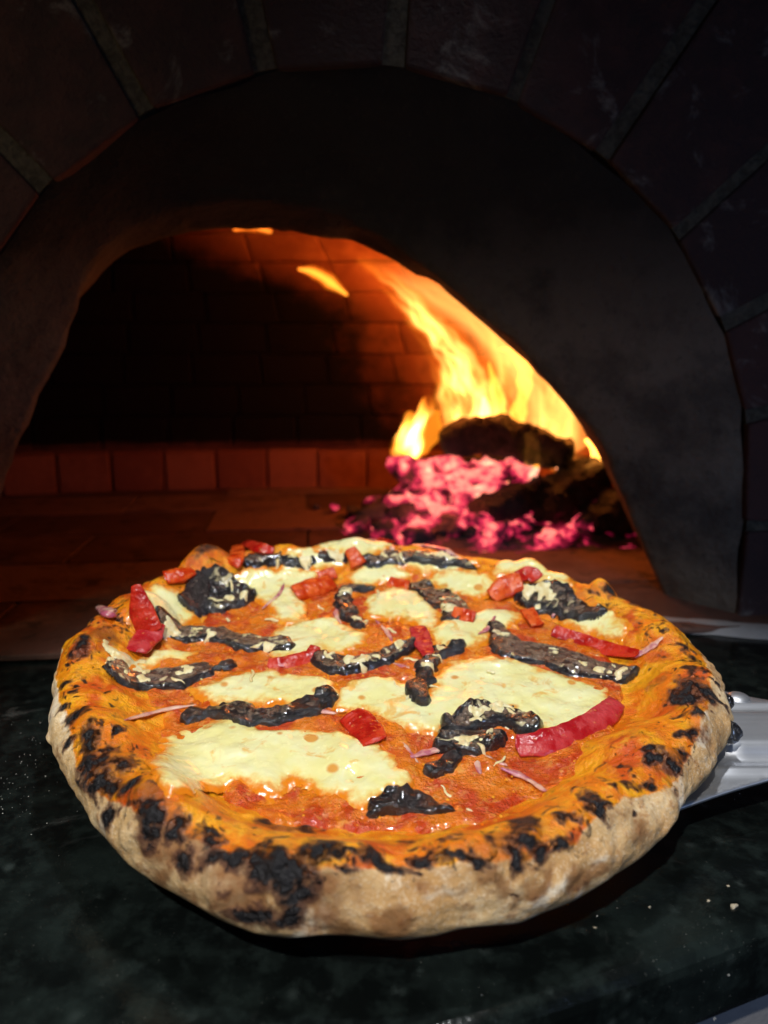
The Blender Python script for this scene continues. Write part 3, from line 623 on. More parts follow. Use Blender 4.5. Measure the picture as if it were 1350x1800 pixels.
def arc_table(k=1.0):
    a = np.linspace(0, 2 * np.pi, 1441); P = np.array([plan(x, k) for x in a])
    L = np.concatenate([[0], np.cumsum(np.hypot(*np.diff(P, axis=0).T))]); return a, L
# standing bricks round the foot of the dome
a_, L_ = arc_table(); nb = int(L_[-1] / .073)
for i in range(nb):
    s0, s1 = L_[-1] * i / nb + .0016, L_[-1] * (i + 1) / nb - .0016
    a0, a1 = np.interp([s0, s1], L_, a_)
    if min(plan(a0)[1], plan(a1)[1]) < .66: continue
    g = -.010 + rng.uniform(-.0015, .0015); zt = .0615 + rng.uniform(-.0015, .001)
    p = [plan(a0, 1, g), plan(a1, 1, g), plan(a1, 1, .02), plan(a0, 1, .02)]
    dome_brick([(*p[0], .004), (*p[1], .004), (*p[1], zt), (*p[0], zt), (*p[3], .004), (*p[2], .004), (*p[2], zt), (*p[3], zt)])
nC_ = 12
for c in range(nC_):
    p0, p1 = c / nC_ * 1.42 + .0017, (c + 1) / nC_ * 1.42 - .0017
    k = math.cos((p0 + p1) / 2) ** .9
    a_, L_ = arc_table(k); nb = max(8, int(L_[-1] / .092)); sh = rng.random()
    for i in range(nb):
        s0, s1 = L_[-1] * (i + sh) / nb + .0008, L_[-1] * (i + 1 + sh) / nb - .0008
        a0, a1 = np.interp(s0 % L_[-1], L_, a_), np.interp(s1 % L_[-1], L_, a_)
        if a1 < a0: continue
        g = rng.uniform(-.0025, .001)
        if min(dome_pt(a, ph)[1] for a in (a0, a1) for ph in (p0, p1)) < .64: continue
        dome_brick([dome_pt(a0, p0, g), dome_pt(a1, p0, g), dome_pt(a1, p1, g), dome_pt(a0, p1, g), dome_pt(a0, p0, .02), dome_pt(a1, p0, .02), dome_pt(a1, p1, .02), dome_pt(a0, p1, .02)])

# ================================================================ fire
logm, emh, emd = mat_log(), mat_ember(True), mat_ember(False)
ashm = mat_brick("wood_ash", (.10, .085, .085), (.22, .19, .18), .3)
def mound(x, y):
    d = ((x - .135) / .165) ** 2 + ((y - .85) / .125) ** 2
    h = .030 * np.clip(1 - d, 0, 1) ** .7 * (1 + .5 * vnoise(x * 30, y * 30, 0, 3))
    return h
gx, gy = np.meshgrid(np.linspace(-.06, .33, 70), np.linspace(.70, 1.0, 54), indexing='ij')
gz = mound(gx, gy) + .0035 * np.clip(vnoise(gx * 90, gy * 90, 0, 6), 0, 1) + .0048
dd = ((gx - .135) / .195) ** 2 + ((gy - .85) / .15) ** 2
gz = np.where(dd > 1, .002, gz)
ash = mesh("ash_bed", np.stack([gx, gy, gz], -1).reshape(-1, 3), [f for f in grid_faces(70, 54)], emd)
tag(ash, "glowing ash and cinders heaped under the burning logs", None, None, "stuff")
def lump_mesh(seed, r=1.0):
    bm = bmesh.new(); bmesh.ops.create_icosphere(bm, subdivisions=2, radius=r)
    for v in bm.verts:
        c = v.co; k = 1 + .45 * float(vnoise(c.x * 1.5 + seed * 9, c.y * 1.5, c.z * 1.5, seed)) + .22 * float(vnoise(c.x * 4, c.y * 4 + seed, c.z * 4, seed + 3))
        v.co = Vector((c.x * 1.2, c.y, c.z * .8)) * k
    me = bpy.data.meshes.new("ember_lump"); bm.to_mesh(me); bm.free(); me.polygons.foreach_set("use_smooth", [True] * len(me.polygons))
    return me
lumps = []
for sd in range(5):
    for mt in (emh, emd):
        me = lump_mesh(sd); me.materials.append(mt); lumps.append(me)
rng = random.Random(21)
cnt = 0
def ember(x, y, z, r, hot, lab=None, grp=False):
    o = bpy.data.objects.new("ember", lumps[rng.randrange(5) * 2 + (0 if hot else 1)]); link(o)
    o.location = (x, y, z); o.scale = (r, r * rng.uniform(.8, 1.2), r * rng.uniform(.8, 1.1)); o.rotation_euler = (rng.uniform(-.5, .5), rng.uniform(-.5, .5), rng.uniform(0, 6))
    tag(o, lab or "salmon hot ember piled high under the topmost log", "ember", "embers heaped round the logs" if (grp or not lab) else None)
EL = lambda x, y, hot: ('glowing pink' if hot else 'dull dark') + (' ember at the left fringe of the coal heap' if x < .04 else ' ember at the right of the coal heap below the leaning log' if x > .19 else ' ember along the front of the coal heap' if y < .80 else ' ember in the middle of the coal heap')
for k in range(210):
    while True:
        x, y = rng.uniform(-.04, .30), rng.uniform(.730, .95)
        if ((x - .12) / .165) ** 2 + ((y - .845) / .12) ** 2 < 1: break
    r = rng.choice([.004, .006, .008, .011, .014]) * rng.uniform(.8, 1.2)
    hot = (x < .22 and rng.random() < .72) or rng.random() < .3
    ember(x, y, float(mound(x, y)) + .005 + r * .5, r, hot, EL(x, y, hot), True)
for k in range(60):      # upper heap between the logs
    t = rng.random(); x = .022 + .14 * t + rng.uniform(-.02, .02); y = .83 + rng.uniform(-.03, .04); r = rng.uniform(.007, .018)
    ember(x, y, .042 + rng.uniform(-.006, .040) * (1 - .3 * t), r, True)
ember(-.062, .905, .012, .0065, True, "lone pink ember on the hearth left of the coal heap")
ember(-.085, .915, .010, .0045, False, "dull ember lying near the back wall left of the fire")
def fire_log(path, rad, label, seed, glow_dir=-1, flat=.85, sq=3.0, glow=1.0):
    v, f, ang, al = tube_mesh(path, rad, (0, 0, 1), 60, 40, flat, 3.8, .26, 55, seed, 0, .35)
    z = v[:, 2]; g = np.clip((z.max() - z) / (np.ptp(z) + 1e-6), 0, 1)
    o = mesh("burning_log", v, f, logm, None, True, dict(glow=(g * 1.25 - .35) * glow))
    return tag(o, label, "log", "logs burning in the oven")
fire_log([(.066, .86, .092), (.11, .86, .107), (.16, .845, .098), (.215, .83, .087)], [.015, .024, .024, .020], "topmost charred log lying across the coals", 1, glow=.55)
fire_log([(.098, .765, .030), (.135, .785, .042), (.185, .80, .056)], [.018, .020, .016], "dark log with rounded end pointing out at the front of the fire", 2, glow=.35)
fire_log([(.165, .775, .024), (.20, .80, .046), (.25, .83, .066)], [.022, .026, .022], "cracked log leaning at the right of the coals", 3, glow=.8)
fire_log([(.215, .765, .022), (.25, .775, .034), (.285, .80, .05)], [.016, .022, .020], "black log end at the foot of the right oven wall", 4, glow=.25)
fire_log([(.045, .90, .045), (.11, .90, .055), (.18, .89, .06)], [.018, .022, .02], "half burnt log at the back of the coals", 5, glow=1.1)
fire = empty("fire", (.12, .86, .05)); fire_loc = np.array([.12, .86, .05])
tag(fire, "tall orange yellow flames leaning left along the oven vault", "fire")
OR, YE = (1.0, .36, .030), (1.0, .52, .10)
fm = [mat_flame(0, (1, .30, .014), 4.0), mat_flame(1, (1, .40, .04), 9), mat_flame(2, (1, .50, .11), 24), mat_flame(3, (1, .24, .006), 6.5), mat_flame(4, (1, .58, .17), 60), mat_flame(5, (1, .46, .07), 34)]
def flame(path, rad, mi, seed, flat=1.0, noise=.28, ns=22):
    v, f, _, _ = tube_mesh(np.asarray(path, float) - fire_loc, rad, (0, 1, 0), 40, 18, flat, 2, noise, ns, seed)
    o = mesh("flame_tongue", v, f, fm[mi], fire, True); return o
# broad bodies of flame rising off the logs and bending along the vault, plus an added glow haze: streaked volumes
def mat_flame_or_haze(name, cx, w0, w1, z0, z1, strength, seed, thr=.50):
    """cx: quadratic centre line x(z) (fire frame); streaks of noise drawn out along the flow"""
    m = M(name); t_ = m.t; t_.nodes.remove(m.b)
    x, y, z = m.xyz()
    mid = m.math('ADD', m.math('MULTIPLY', m.math('ADD', m.math('MULTIPLY', z, cx[2]), cx[1]), z), cx[0])
    wob = m.math('MULTIPLY', m.math('SUBTRACT', m.noise(24, 1), .5), .040)
    xs = m.math('ADD', m.math('SUBTRACT', x, mid), wob)
    cb = m.n("CombineXYZ"); m.put(cb.inputs[0], m.math('MULTIPLY', xs, 1.0)); m.put(cb.inputs[1], m.math('ADD', y, seed)); m.put(cb.inputs[2], m.math('MULTIPLY', z, .26))
    n1 = m.noise(58, 2, .55, vec=cb.outputs[0], dist=.5)
    h = m.ss(z, z0, z1)
    wid = m.mixf(h, w0, w1)
    q = m.math('DIVIDE', xs, wid); lat = m.ss(m.math('ABSOLUTE', q), 1.0, .15)
    fade = m.math('MULTIPLY', m.ss(z, z1 + .01, z1 - .07), m.ss(z, z0 - .02, z0 + .02))
    den = m.math('MULTIPLY', m.math('MULTIPLY', lat, fade), m.ss(n1, thr - .05, thr + .13, .03, 1.0))
    col = m.mix(m.ss(den, .05, .75), (1, .25, .010), (1, .52, .11))
    e = m.n("Emission"); m.put(e.inputs[0], col); m.put(e.inputs[1], m.math('MULTIPLY', m.math('POWER', den, 1.25), strength))
    t_.links.new(e.outputs[0], m.o.inputs["Volume"])
    return m.m
def flame_or_haze(path, rad, mat, flat=.8):
    v, f, _, _ = tube_mesh(np.asarray(path, float) - fire_loc, rad, (0, 1, 0), 40, 20, flat)
    return mesh("flame_body", v, f, mat, fire, True)
# centre line in the fire frame (origin .12, .86, .05): x(z) = a + b z + c z^2
fb = np.polyfit(np.array([.095, .150, .205, .246, .277, .300]) - .05, np.array([.112, .104, .082, .052, .018, -.014]) - .12, 2)
flame_or_haze([(.120, .885, .075), (.108, .89, .150), (.083, .90, .205), (.050, .912, .248), (.014, .916, .282), (-.030, .918, .312)], [.055, .062, .050, .040, .032, .020], mat_flame_or_haze("flame_main", (fb[2], fb[1], fb[0]), .050, .022, .04, .265, 118, .0, .53), .62)
flame_or_haze([(.150, .872, .080), (.152, .875, .150), (.140, .88, .20), (.120, .885, .25)], [.034, .040, .034, .012], mat_flame_or_haze("flame_second", (.030, .10, -.9), .034, .016, .03, .19, 64, 3.1, .54), .6)
flame_or_haze([(.212, .835, .060), (.214, .845, .110), (.205, .855, .165), (.190, .865, .225)], [.028, .036, .030, .012], mat_flame_or_haze("flame_right", (.092, .06, -.9), .032, .014, .01, .165, 40, 5.7, .55), .6)
fh = np.polyfit(np.array([.10, .15, .20, .25, .30]) - .05, np.array([.215, .195, .160, .105, .020]) - .12, 2)
flame_or_haze([(.215, .85, .085), (.200, .86, .150), (.165, .87, .205), (.105, .89, .250), (.02, .905, .298), (-.05, .91, .32)], [.04, .05, .05, .05, .045, .02], mat_flame_or_haze("flame_vault", (fh[2], fh[1], fh[0]), .055, .050, .03, .275, 15, 8.3, .36), .6)  # added haze, its glow stands in for firelight on the vault wall
flame([(.150, .87, .10), (.160, .875, .140), (.166, .88, .175), (.152, .885, .200), (.135, .885, .205)], [.006, .008, .007, .005, .002], 1, 6, .7, .4, 50)
flame([(.120, .87, .105), (.119, .87, .125), (.117, .875, .15)], [.006, .007, .002], 2, 5, .7, .3, 50)
flame([(.130, .87, .105), (.136, .872, .135), (.128, .875, .165), (.122, .88, .19)], [.004, .006, .005, .001], 1, 25, .7, .4, 50)
flame([(.212, .815, .066), (.226, .815, .070), (.238, .82, .078), (.236, .825, .095), (.226, .83, .105)], [.004, .006, .007, .005, .002], 5, 10)
flame([(.160, .81, .058), (.164, .815, .078), (.166, .82, .098), (.158, .825, .112)], [.005, .008, .008, .003], 1, 11, .7, .3, 50)
flame([(.125, .80, .058), (.145, .80, .064), (.160, .805, .070)], [.003, .006, .003], 5, 12)
flame_or_haze([(.026, .857, .064), (.036, .858, .090), (.045, .86, .115), (.054, .865, .152)], [.014, .016, .014, .008], mat_flame_or_haze("flame_left", (-.094, .30, 0), .0105, .004, .022, .100, 260, 2.2, .42), .8)
flame_or_haze([(.012, .857, .080), (.022, .86, .094), (.030, .86, .110), (.030, .862, .134)], [.012, .014, .012, .008], mat_flame_or_haze("flame_lick", (-.108, .28, 0), .0085, .004, .034, .082, 240, 4.4, .44), .8)
flame([(.040, .857, .085), (.055, .86, .11), (.062, .865, .135)], [.006, .010, .003], 0, 22, .8, .35, 60)
flame([(.060, .85, .052), (.068, .85, .062), (.080, .85, .075)], [.003, .005, .003], 5, 16)
for mi_, k_ in ((0, 1.0), (1, .62), (1, .35)):
    flame([(-.104, .935, .299), (-.085, .935, .295), (-.066, .935, .284), (-.044, .935, .268)], [.002 * k_, .007 * k_, .009 * k_, .002 * k_], mi_, 17, .5, .22, 40)
    flame([(-.180, .935, .344), (-.158, .935, .347), (-.134, .935, .341)], [.003 * k_, .0065 * k_, .003 * k_], mi_, 18, .4, .22, 40)  # stands in for a firelit patch on the dome, drawn as a small flame
# sparks
for (x, y, z) in ((.118, .755, .040), (.222, .80, .072), (.186, .79, .078), (.118, .74, .022), (.262, .79, .052)):
    v, f, _, _ = tube_mesh(np.array([(-.001, 0, 0), (.001, 0, 0)]) + np.array([x, y, z]) - fire_loc, [.0011, .0011], (0, 0, 1), 6, 8)
    mesh("spark", v, f, bpy.data.materials.get("spark") or M("spark").set(ecol=(1, .35, .15), estr=2.5, color=(.1, .05, .02)), fire)
for loc, e, c, r in (((.10, .87, .16), .66, (1, .22, .030), .035), ((.02, .90, .27), 1.0, (1, .23, .028), .03), ((.21, .85, .14), .85, (1, .27, .03), .025), ((.05, .76, .06), .34, (1, .14, .06), .03)):
    lamp("fire_light", 'POINT', tuple(np.array(loc) - fire_loc), None, e, c, fire, shadow_soft_size=r)

# ================================================================ pizza
TILT = R_(7)
PLOC = (.003, .35507, .03378)
pizza = empty("pizza", PLOC, (TILT, 0, 0))
tag(pizza, "round charred crust pizza with mushrooms, red peppers and melted cheese", "pizza")
crust_m, sauce_m, cheese_m, shred_m, mush_m, onion_m = mat_crust(), mat_sauce(), mat_cheese(), mat_shred(), mat_mush(), mat_onion()
pep_m = {k: mat_pepper(k) for k in 'rmo'}
NT, NS, NI = 900, 150, 26
th = np.linspace(-np.pi, np.pi, NT, endpoint=False); s = np.linspace(0, RIM_L, NS)
TH, S_ = np.meshgrid(th, s, indexing='ij'); X, Y, Z = crust_ring(TH, S_)
char = np.zeros_like(X); toast = np.zeros_like(X)
Rm = rout(TH)
TW = TH + (.0032 * fbm(X * 110, Y * 110, Z * 110, 81, 3) + .0014 * vnoise(X * 420, Y * 420, Z * 420, 82)) / Rm
SW = S_ + .0034 * fbm(X * 110, Y * 110, Z * 110, 83, 3) + .0014 * vnoise(X * 420, Y * 420, Z * 420, 84)
crng = random.Random(17)
for k in range(280):
    a = crng.choice([crng.uniform(-3.05, -.1), crng.uniform(-3.05, -.1), crng.uniform(-.5, .45), crng.uniform(2.6, 3.1)])
    CHAR.append((a, crng.gauss(.040, .006) if a < 0 else crng.uniform(.028, .05), crng.uniform(.0007, .0024), crng.uniform(.0006, .0016), crng.uniform(.6, 1)))
for dst, tab in ((char, CHAR), (toast, TOAST)):
    for (t0, s0, rt, rs, k) in tab:
        d = np.hypot(dang(TW, t0) * Rm / rt, (SW - s0) / rs)
        np.maximum(dst, k * np.clip(1.0 - .60 * d, 0, 1), out=dst)
od = np.degrees(TH); lim = np.interp(od, [-180] + [o[0] for o in OILED] + [30, 150, 180], [.0535] + [o[1] for o in OILED] + [.055, .055, .0535])
oil = np.clip(.5 + (lim - S_) / .006, 0, 1)
rimtop = sstep(.018, .028, S_) * sstep(.010, -.004, S_ - lim)
bl = np.clip(char * 1.6 - .6, 0, 1) * (.0008 + .0011 * vnoise(X * 330, Y * 330, Z * 330, 91))
Z = Z + bl * .8; X = X * (1 + bl * .6 / Rm); Y = Y * (1 + bl * .6 / Rm)
Vx = [np.stack([X, Y, Z], -1).reshape(-1, 3)]
F = grid_faces(NT, NS, True, False)
base = NT * NS
q = np.linspace(.98, .02, NI)
IX = (X[:, :1] * q); IY = (Y[:, :1] * q); IZ = .0075 + base_floor(IX, IY)
Vx.append(np.stack([IX, IY, IZ], -1).reshape(-1, 3))
for i in range(NT):
    j = (i + 1) % NT
    F.append((base + i * NI, base + j * NI, j * NS, i * NS))
    for k in range(NI - 1): F.append((base + i * NI + k + 1, base + j * NI + k + 1, base + j * NI + k, base + i * NI + k))
b2 = base + NT * NI
Vx.append(np.array([[0, 0, .0075], [0, 0, .0]]))
for i in range(NT):
    j = (i + 1) % NT
    F.append((b2, base + j * NI + NI - 1, base + i * NI + NI - 1)); F.append((i * NS + NS - 1, j * NS + NS - 1, b2 + 1))
zi = np.zeros(NT * NI); e2 = np.zeros(2)
crust = mesh("crust", np.concatenate(Vx), F, crust_m, pizza, True,
             dict(char=np.concatenate([char.ravel(), zi, e2]), toast=np.concatenate([toast.ravel(), zi, e2]), oil=np.concatenate([oil.ravel(), zi + 1, e2]), rimtop=np.concatenate([rimtop.ravel(), zi, e2])))
crust["label"] = "blistered crust rim with black char spots and floury underside"

# ---- sheets that lie on the dough: sauce and cheese, as height fields with a melted edge
def poly_sdf(px, py, poly):
    P = np.asarray(poly); d = np.full(px.shape, 9.0); ins = np.zeros(px.shape, bool)
    for i in range(len(P)):
        a, b = P[i], P[(i + 1) % len(P)]
        ab = b - a; t = np.clip(((px - a[0]) * ab[0] + (py - a[1]) * ab[1]) / (ab @ ab + 1e-12), 0, 1)
        d = np.minimum(d, np.hypot(px - a[0] - t * ab[0], py - a[1] - t * ab[1]))
        c = ((a[1] > py) != (b[1] > py)) & (px < (b[0] - a[0]) * (py - a[1]) / (b[1] - a[1] + 1e-12) + a[0])
        ins ^= c
    return np.where(ins, d, -d)
def sheet(name, sdf, bounds, step, thick, soft, mat, lift=0.0, nseed=0, rough_amp=.0006):
    x = np.arange(bounds[0], bounds[1], step); y = np.arange(bounds[2], bounds[3], step)
    gx, gy = np.meshgrid(x, y, indexing='ij'); d = sdf(gx, gy)
    e = np.clip(d / soft, -1, 1)
    prof = np.where(e > 0, np.sqrt(np.clip(1 - (1 - e) ** 2, 0, 1)), e * 1.2)
    z = top_h(gx, gy) + lift + thick * prof + (e > 0) * np.clip(e * 2, 0, 1) * (rough_amp * fbm(gx * 130, gy * 130, 0, nseed, 3) + rough_amp * 1.4 * vnoise(gx * 55, gy * 55, 1, nseed + 2))
    keep = d > -step * 1.6
    idx = -np.ones(gx.shape, int); idx[keep] = np.arange(keep.sum())
    k = keep[:-1, :-1] & keep[1:, :-1] & keep[1:, 1:] & keep[:-1, 1:]
    ii, jj = np.nonzero(k)
    F = np.stack([idx[ii, jj], idx[ii + 1, jj], idx[ii + 1, jj + 1], idx[ii, jj + 1]], 1)
    V = np.stack([gx[keep], gy[keep], z[keep]], 1)
    return mesh(name, V, F.tolist(), mat, pizza, True, dict(edge=np.clip(d[keep] / .010, 0, 1)))
def sauce_sdf(x, y):
    t = np.arctan2(y, x); return rout(t) - .0430 - np.hypot(x, y) + .005 * vnoise(np.cos(t) * 5, np.sin(t) * 5, 0, 12) + .002 * vnoise(x * 160, y * 160, 0, 13)
sauce = sheet("tomato_sauce", sauce_sdf, (-.15, .15, -.15, .15), .0011, .0016, .004, sauce_m, 0, 15, .0008)
sauce["label"] = "glossy orange red tomato sauce"
CH_H = .0027
chl = []
for i, (k, poly) in enumerate(CHEESE.items()):
    P = np.array(poly)
    def f(x, y, P=P, i=i): return poly_sdf(x + .0016 * vnoise(x * 150, y * 150, 0, 30 + i), y + .0022 * vnoise(x * 150, y * 150, 7, 40 + i), P) + .0012 * vnoise(x * 260, y * 260, 3, 50 + i) + .0030
    lo, hi = P.min(0) - .008, P.max(0) + .008
    chl.append(f)
    sheet("cheese_patch", f, (lo[0], hi[0], lo[1], hi[1]), .0009, CH_H - .0002, .0100, cheese_m, .0010, 60 + i, .0004)
def surf(x, y):
    h = float(top_h(x, y)) + .0014
    for f in chl:
        d = float(f(np.array([x]), np.array([y]))[0])
        if d > 0: h = max(h, float(top_h(x, y)) + .0010 + CH_H * min(1, d / .007))
    return h
rng = random.Random(33)
def on_surf(pts, up): return [(x, y, surf(x, y) + up) for x, y in pts]
def surfv(x, y):
    b = top_h(x, y); h = b + .0014
    for f in chl:
        d = f(x, y); h = np.maximum(h, np.where(d > 0, b + .0010 + CH_H * np.clip(d / .007, 0, 1), 0))
    return h
for i, (pts, wid, hgt, brown, lab) in enumerate(MUSH):
    wavg = sum(wid) / len(wid)
    C2 = catmull(pts, 50); W2 = np.interp(np.linspace(0, 1, 50), np.linspace(0, 1, len(wid)), wid) * 1.06
    step = .00062
    lo, hi = C2.min(0) - max(wid) * 1.4, C2.max(0) + max(wid) * 1.4
    gx, gy = np.meshgrid(np.arange(lo[0], hi[0], step), np.arange(lo[1], hi[1], step), indexing='ij')
    d = np.full(gx.shape, -9.0); along = np.zeros(gx.shape)
    for k in range(50):
        dk = W2[k] - np.hypot(gx - C2[k, 0], gy - C2[k, 1]); along = np.where(dk > d, k / 49, along); d = np.maximum(d, dk)
    rag = 1.0 if brown > .4 else 1.5
    d = d + rag * (.0018 * fbm(gx * 120, gy * 120, i, 100 + i, 2) + .0005 * vnoise(gx * 480, gy * 480, i, 130 + i))
    e = np.clip(d / (wavg * (.80 if brown > .4 else .55)), -1, 1); prof = np.where(e > 0, np.sqrt(np.clip(1 - (1 - e) ** 2, 0, 1)), e * 1.5)
    lump = .27 * fbm(gx * 95, gy * 95, i, 160 + i, 3) + .10 * vnoise(gx * 380, gy * 380, i, 190 + i)
    hgt = hgt * (.50 if brown > .4 else .62)
    if brown > .4:
        dish = 1.1 - .18 * sstep(.0035, .0060, d); wr = .05 * np.sin(along * 60 + 6 * vnoise(gx * 200, gy * 200, 0, i))
        hh = hgt * prof * (dish + wr * sstep(.003, .005, d) + .7 * lump)
    else:
        hh = hgt * prof * (.80 + 1.0 * lump + .30 * np.abs(vnoise(gx * 170, gy * 170, i, 210 + i)))
    z = surfv(gx, gy) + np.maximum(hh, e * .003) - .0003
    keep = d > -step * 1.6
    idx = -np.ones(gx.shape, int); idx[keep] = np.arange(keep.sum())
    kk = keep[:-1, :-1] & keep[1:, :-1] & keep[1:, 1:] & keep[:-1, 1:]; ii, jj = np.nonzero(kk)
    F = np.stack([idx[ii, jj], idx[ii + 1, jj], idx[ii + 1, jj + 1], idx[ii, jj + 1]], 1)
    br = (brown * 1.10 + .30) * sstep(.0014, .0042, d)
    o = mesh("mushroom_slice", np.stack([gx[keep], gy[keep], z[keep]], 1), F.tolist(), mush_m, pizza, True, dict(brown=br[keep], smear=((.95 if brown > .4 else .62 if i not in (0, 5, 18) else 0) * sstep(.0008, .003, d))[keep]))
    if lab: o["label"] = lab
    P = [(x, y, surf(x, y)) for x, y in pts]
    nspl = 0 if i in (0, 5, 18, 4, 17) else (3 if brown > .4 else 2)
    for k in range(nspl):          # melted cheese lapping over the slice
        c = C2[rng.randrange(2, 48)]; cx_, cy_ = c[0] + rng.uniform(-.5, .5) * wavg, c[1] + rng.uniform(-.5, .5) * wavg
        ca_, sa_ = math.cos(rng.uniform(0, 3.1)), math.sin(rng.uniform(0, 3.1)); rr_ = rng.uniform(.0016, .0034)
        X_, Y_ = gx - cx_, gy - cy_
        ds = rr_ - np.hypot((X_ * ca_ + Y_ * sa_) * .75, -X_ * sa_ + Y_ * ca_) + .0022 * fbm(gx * 230, gy * 230, k, 600 + i * 5, 2)
        es = np.clip(ds / .0022, -1, 1); ps = np.where(es > 0, np.sqrt(np.clip(1 - (1 - es) ** 2, 0, 1)), es * 1.5)
        zs = np.maximum(z, surfv(gx, gy)) + .0009 * ps
        kp = ds > -step * 1.6; ix = -np.ones(gx.shape, int); ix[kp] = np.arange(kp.sum())
        kq = kp[:-1, :-1] & kp[1:, :-1] & kp[1:, 1:] & kp[:-1, 1:]; i2, j2 = np.nonzero(kq)
        if len(i2) < 12: continue
        mesh("melted_cheese", np.stack([gx[kp], gy[kp], zs[kp]], 1), np.stack([ix[i2, j2], ix[i2 + 1, j2], ix[i2 + 1, j2 + 1], ix[i2, j2 + 1]], 1).tolist(), shred_m, o, True)
    # cheese strands melted over the slice
    def zat(x, y): return float(z[min(max(int(round((x - lo[0]) / step)), 0), z.shape[0] - 1), min(max(int(round((y - lo[1]) / step)), 0), z.shape[1] - 1)])
    ns = 0 if i in (0, 5, 18, 4, 17) else (4 if brown > .4 else 2)
    for k in range(ns):
        c = C2[rng.randrange(3, 47)]; a_0 = rng.uniform(0, 6.28); bend = rng.uniform(-1.6, 1.6)
        ln = rng.uniform(.003, .010); x, y = c[0] + rng.uniform(-.5, .5) * wavg, c[1] + rng.uniform(-.5, .5) * wavg; q = []
        for u in range(9):
            q.append((x, y, zat(x, y) + .0002)); x += math.cos(a_0) * ln / 8; y += math.sin(a_0) * ln / 8; a_0 += bend / 8 + rng.uniform(-.25, .25)
        r = rng.uniform(.0004, .0011)
        v, f, _, _ = tube_mesh(q, [r * .6, r, r * 1.5, r * .9, r * .4], (0, 0, 1), 20, 8, .55, 2, .5, 420, 300 + i * 9 + k)
        mesh("cheese_shred", v, f, shred_m, o, True)
for i, (pts, wid, hgt, kind, lab) in enumerate(PEPPER):
    wavg = sum(wid) / len(wid)
    lean = rng.uniform(.40, .65) if i not in (2, 4) else .25
    if i in (0, 1): lean = 1.0
    P = on_surf(pts, wavg * (.22 + .55 * lean * .8))
    if i == 0: P = [(x, y, z + dz) for (x, y, z), dz in zip(P, (.009, .004, .0))]
    v, f, ang, al = tube_mesh(P, [w_ * .92 for w_ in wid], (0, -lean, 1 - .5 * lean), 46, 32, .13 if kind != 'o' else .26, 9, .10, 90, 200 + i, .00025, .12, rng.choice([-.18, .12, .2]))
    o = mesh("pepper_piece", v, f, pep_m[kind], pizza, True)
    if lab: o["label"] = lab
for i, (pts, r) in enumerate(ONION):
    P = [(x, y, surf(x, y) + r * .25 + rng.uniform(-.0003, .0005)) for x, y in pts]
    v, f, _, _ = tube_mesh(P, [r * .6, r * 1.25, r * 1.25, r * .5], (0, 0, 1), 30, 10, .45, 2, .4, 200, 400 + i)
    mesh("onion_strip", v, f, onion_m, pizza, True)
# loose shreds of grated cheese on the sauce
for k in range(26):
    a, rr_ = rng.uniform(-math.pi, math.pi), .118 * math.sqrt(rng.random())
    x, y = rr_ * math.cos(a), rr_ * math.sin(a) * .95; t = rng.uniform(0, 3.1); ln = rng.uniform(.002, .006)
    q = [(x + math.cos(t + b) * ln * u, y + math.sin(t + b) * ln * u, surf(x, y) + .0004) for u, b in ((-1, .3), (-.4, 0), (.3, 0), (1, .4))]
    r = rng.uniform(.0005, .0009); v, f, _, _ = tube_mesh(q, [r, r, r], (0, 0, 1), 12, 7, .7, 2, .3, 300, 500 + k)
    mesh("cheese_shred", v, f, shred_m, pizza, True)
# beads of oil, added for their glints, on the sauce and along the cheese edges
rb = random.Random(77); V = []; F = []
bx_ = np.array([[rb.gauss(0, .055), rb.gauss(0, .055)] for _ in range(1500)])
bx_ = bx_[np.hypot(bx_[:, 0], bx_[:, 1]) < rout(np.arctan2(bx_[:, 1], bx_[:, 0])) - .036]
bz_ = surfv(bx_[:, 0], bx_[:, 1]); on_ch = np.max([f(bx_[:, 0], bx_[:, 1]) for f in chl], axis=0)
for (x, y), zb, dc in zip(bx_, bz_, on_ch):
    if dc > .003: continue
    r = rb.uniform(.00022, .00075); b = len(V)
    for k, (rr_, hz) in enumerate(((1.15, -.35), (.92, .30), (.5, .62))):
        for q_ in range(8): V.append((x + r * rr_ * math.cos(q_ * math.pi / 4), y + r * rr_ * math.sin(q_ * math.pi / 4), zb + r * hz + .0002))
    V.append((x, y, zb + r * .74 + .0002))
    for k in range(2):
        for q_ in range(8): F.append((b + k * 8 + q_, b + k * 8 + (q_ + 1) % 8, b + k * 8 + 8 + (q_ + 1) % 8, b + k * 8 + 8 + q_))
    for q_ in range(8): F.append((b + 16 + q_, b + 16 + (q_ + 1) % 8, b + 24))
ms = M("oil_bead"); oilm = ms.set(color=ms.mix(ms.ss(ms.noise(60, 3), .4, .6), (.74, .17, .006), (.85, .40, .03)), rough=.07, spec=.6, coat=.5, coatr=.03)
ob = mesh("oil_beads", V, F, oilm, pizza, True); ob["kind"] = "stuff"
# black blisters on the right edge of the crust
for (a, off, z, r) in ((-21, .001, .010, .0050), (-13, .0005, .012, .0038)):
    A = R_(a); R0 = float(rout(np.array(A))) + off - r * .35
    c = np.array([R0 * math.cos(A), R0 * math.sin(A), z]); tdir = np.array([-math.sin(A), math.cos(A), 0])
    v, f, _, _ = tube_mesh([c - tdir * r, c, c + tdir * r], [r * .8, r, r * .7], (0, 0, 1), 20, 16, 1, 2, .25, 160, 700 + a)
    mesh("char_blister", v, f, mush_m, crust, True, dict(brown=np.zeros(len(v)), smear=np.zeros(len(v))))

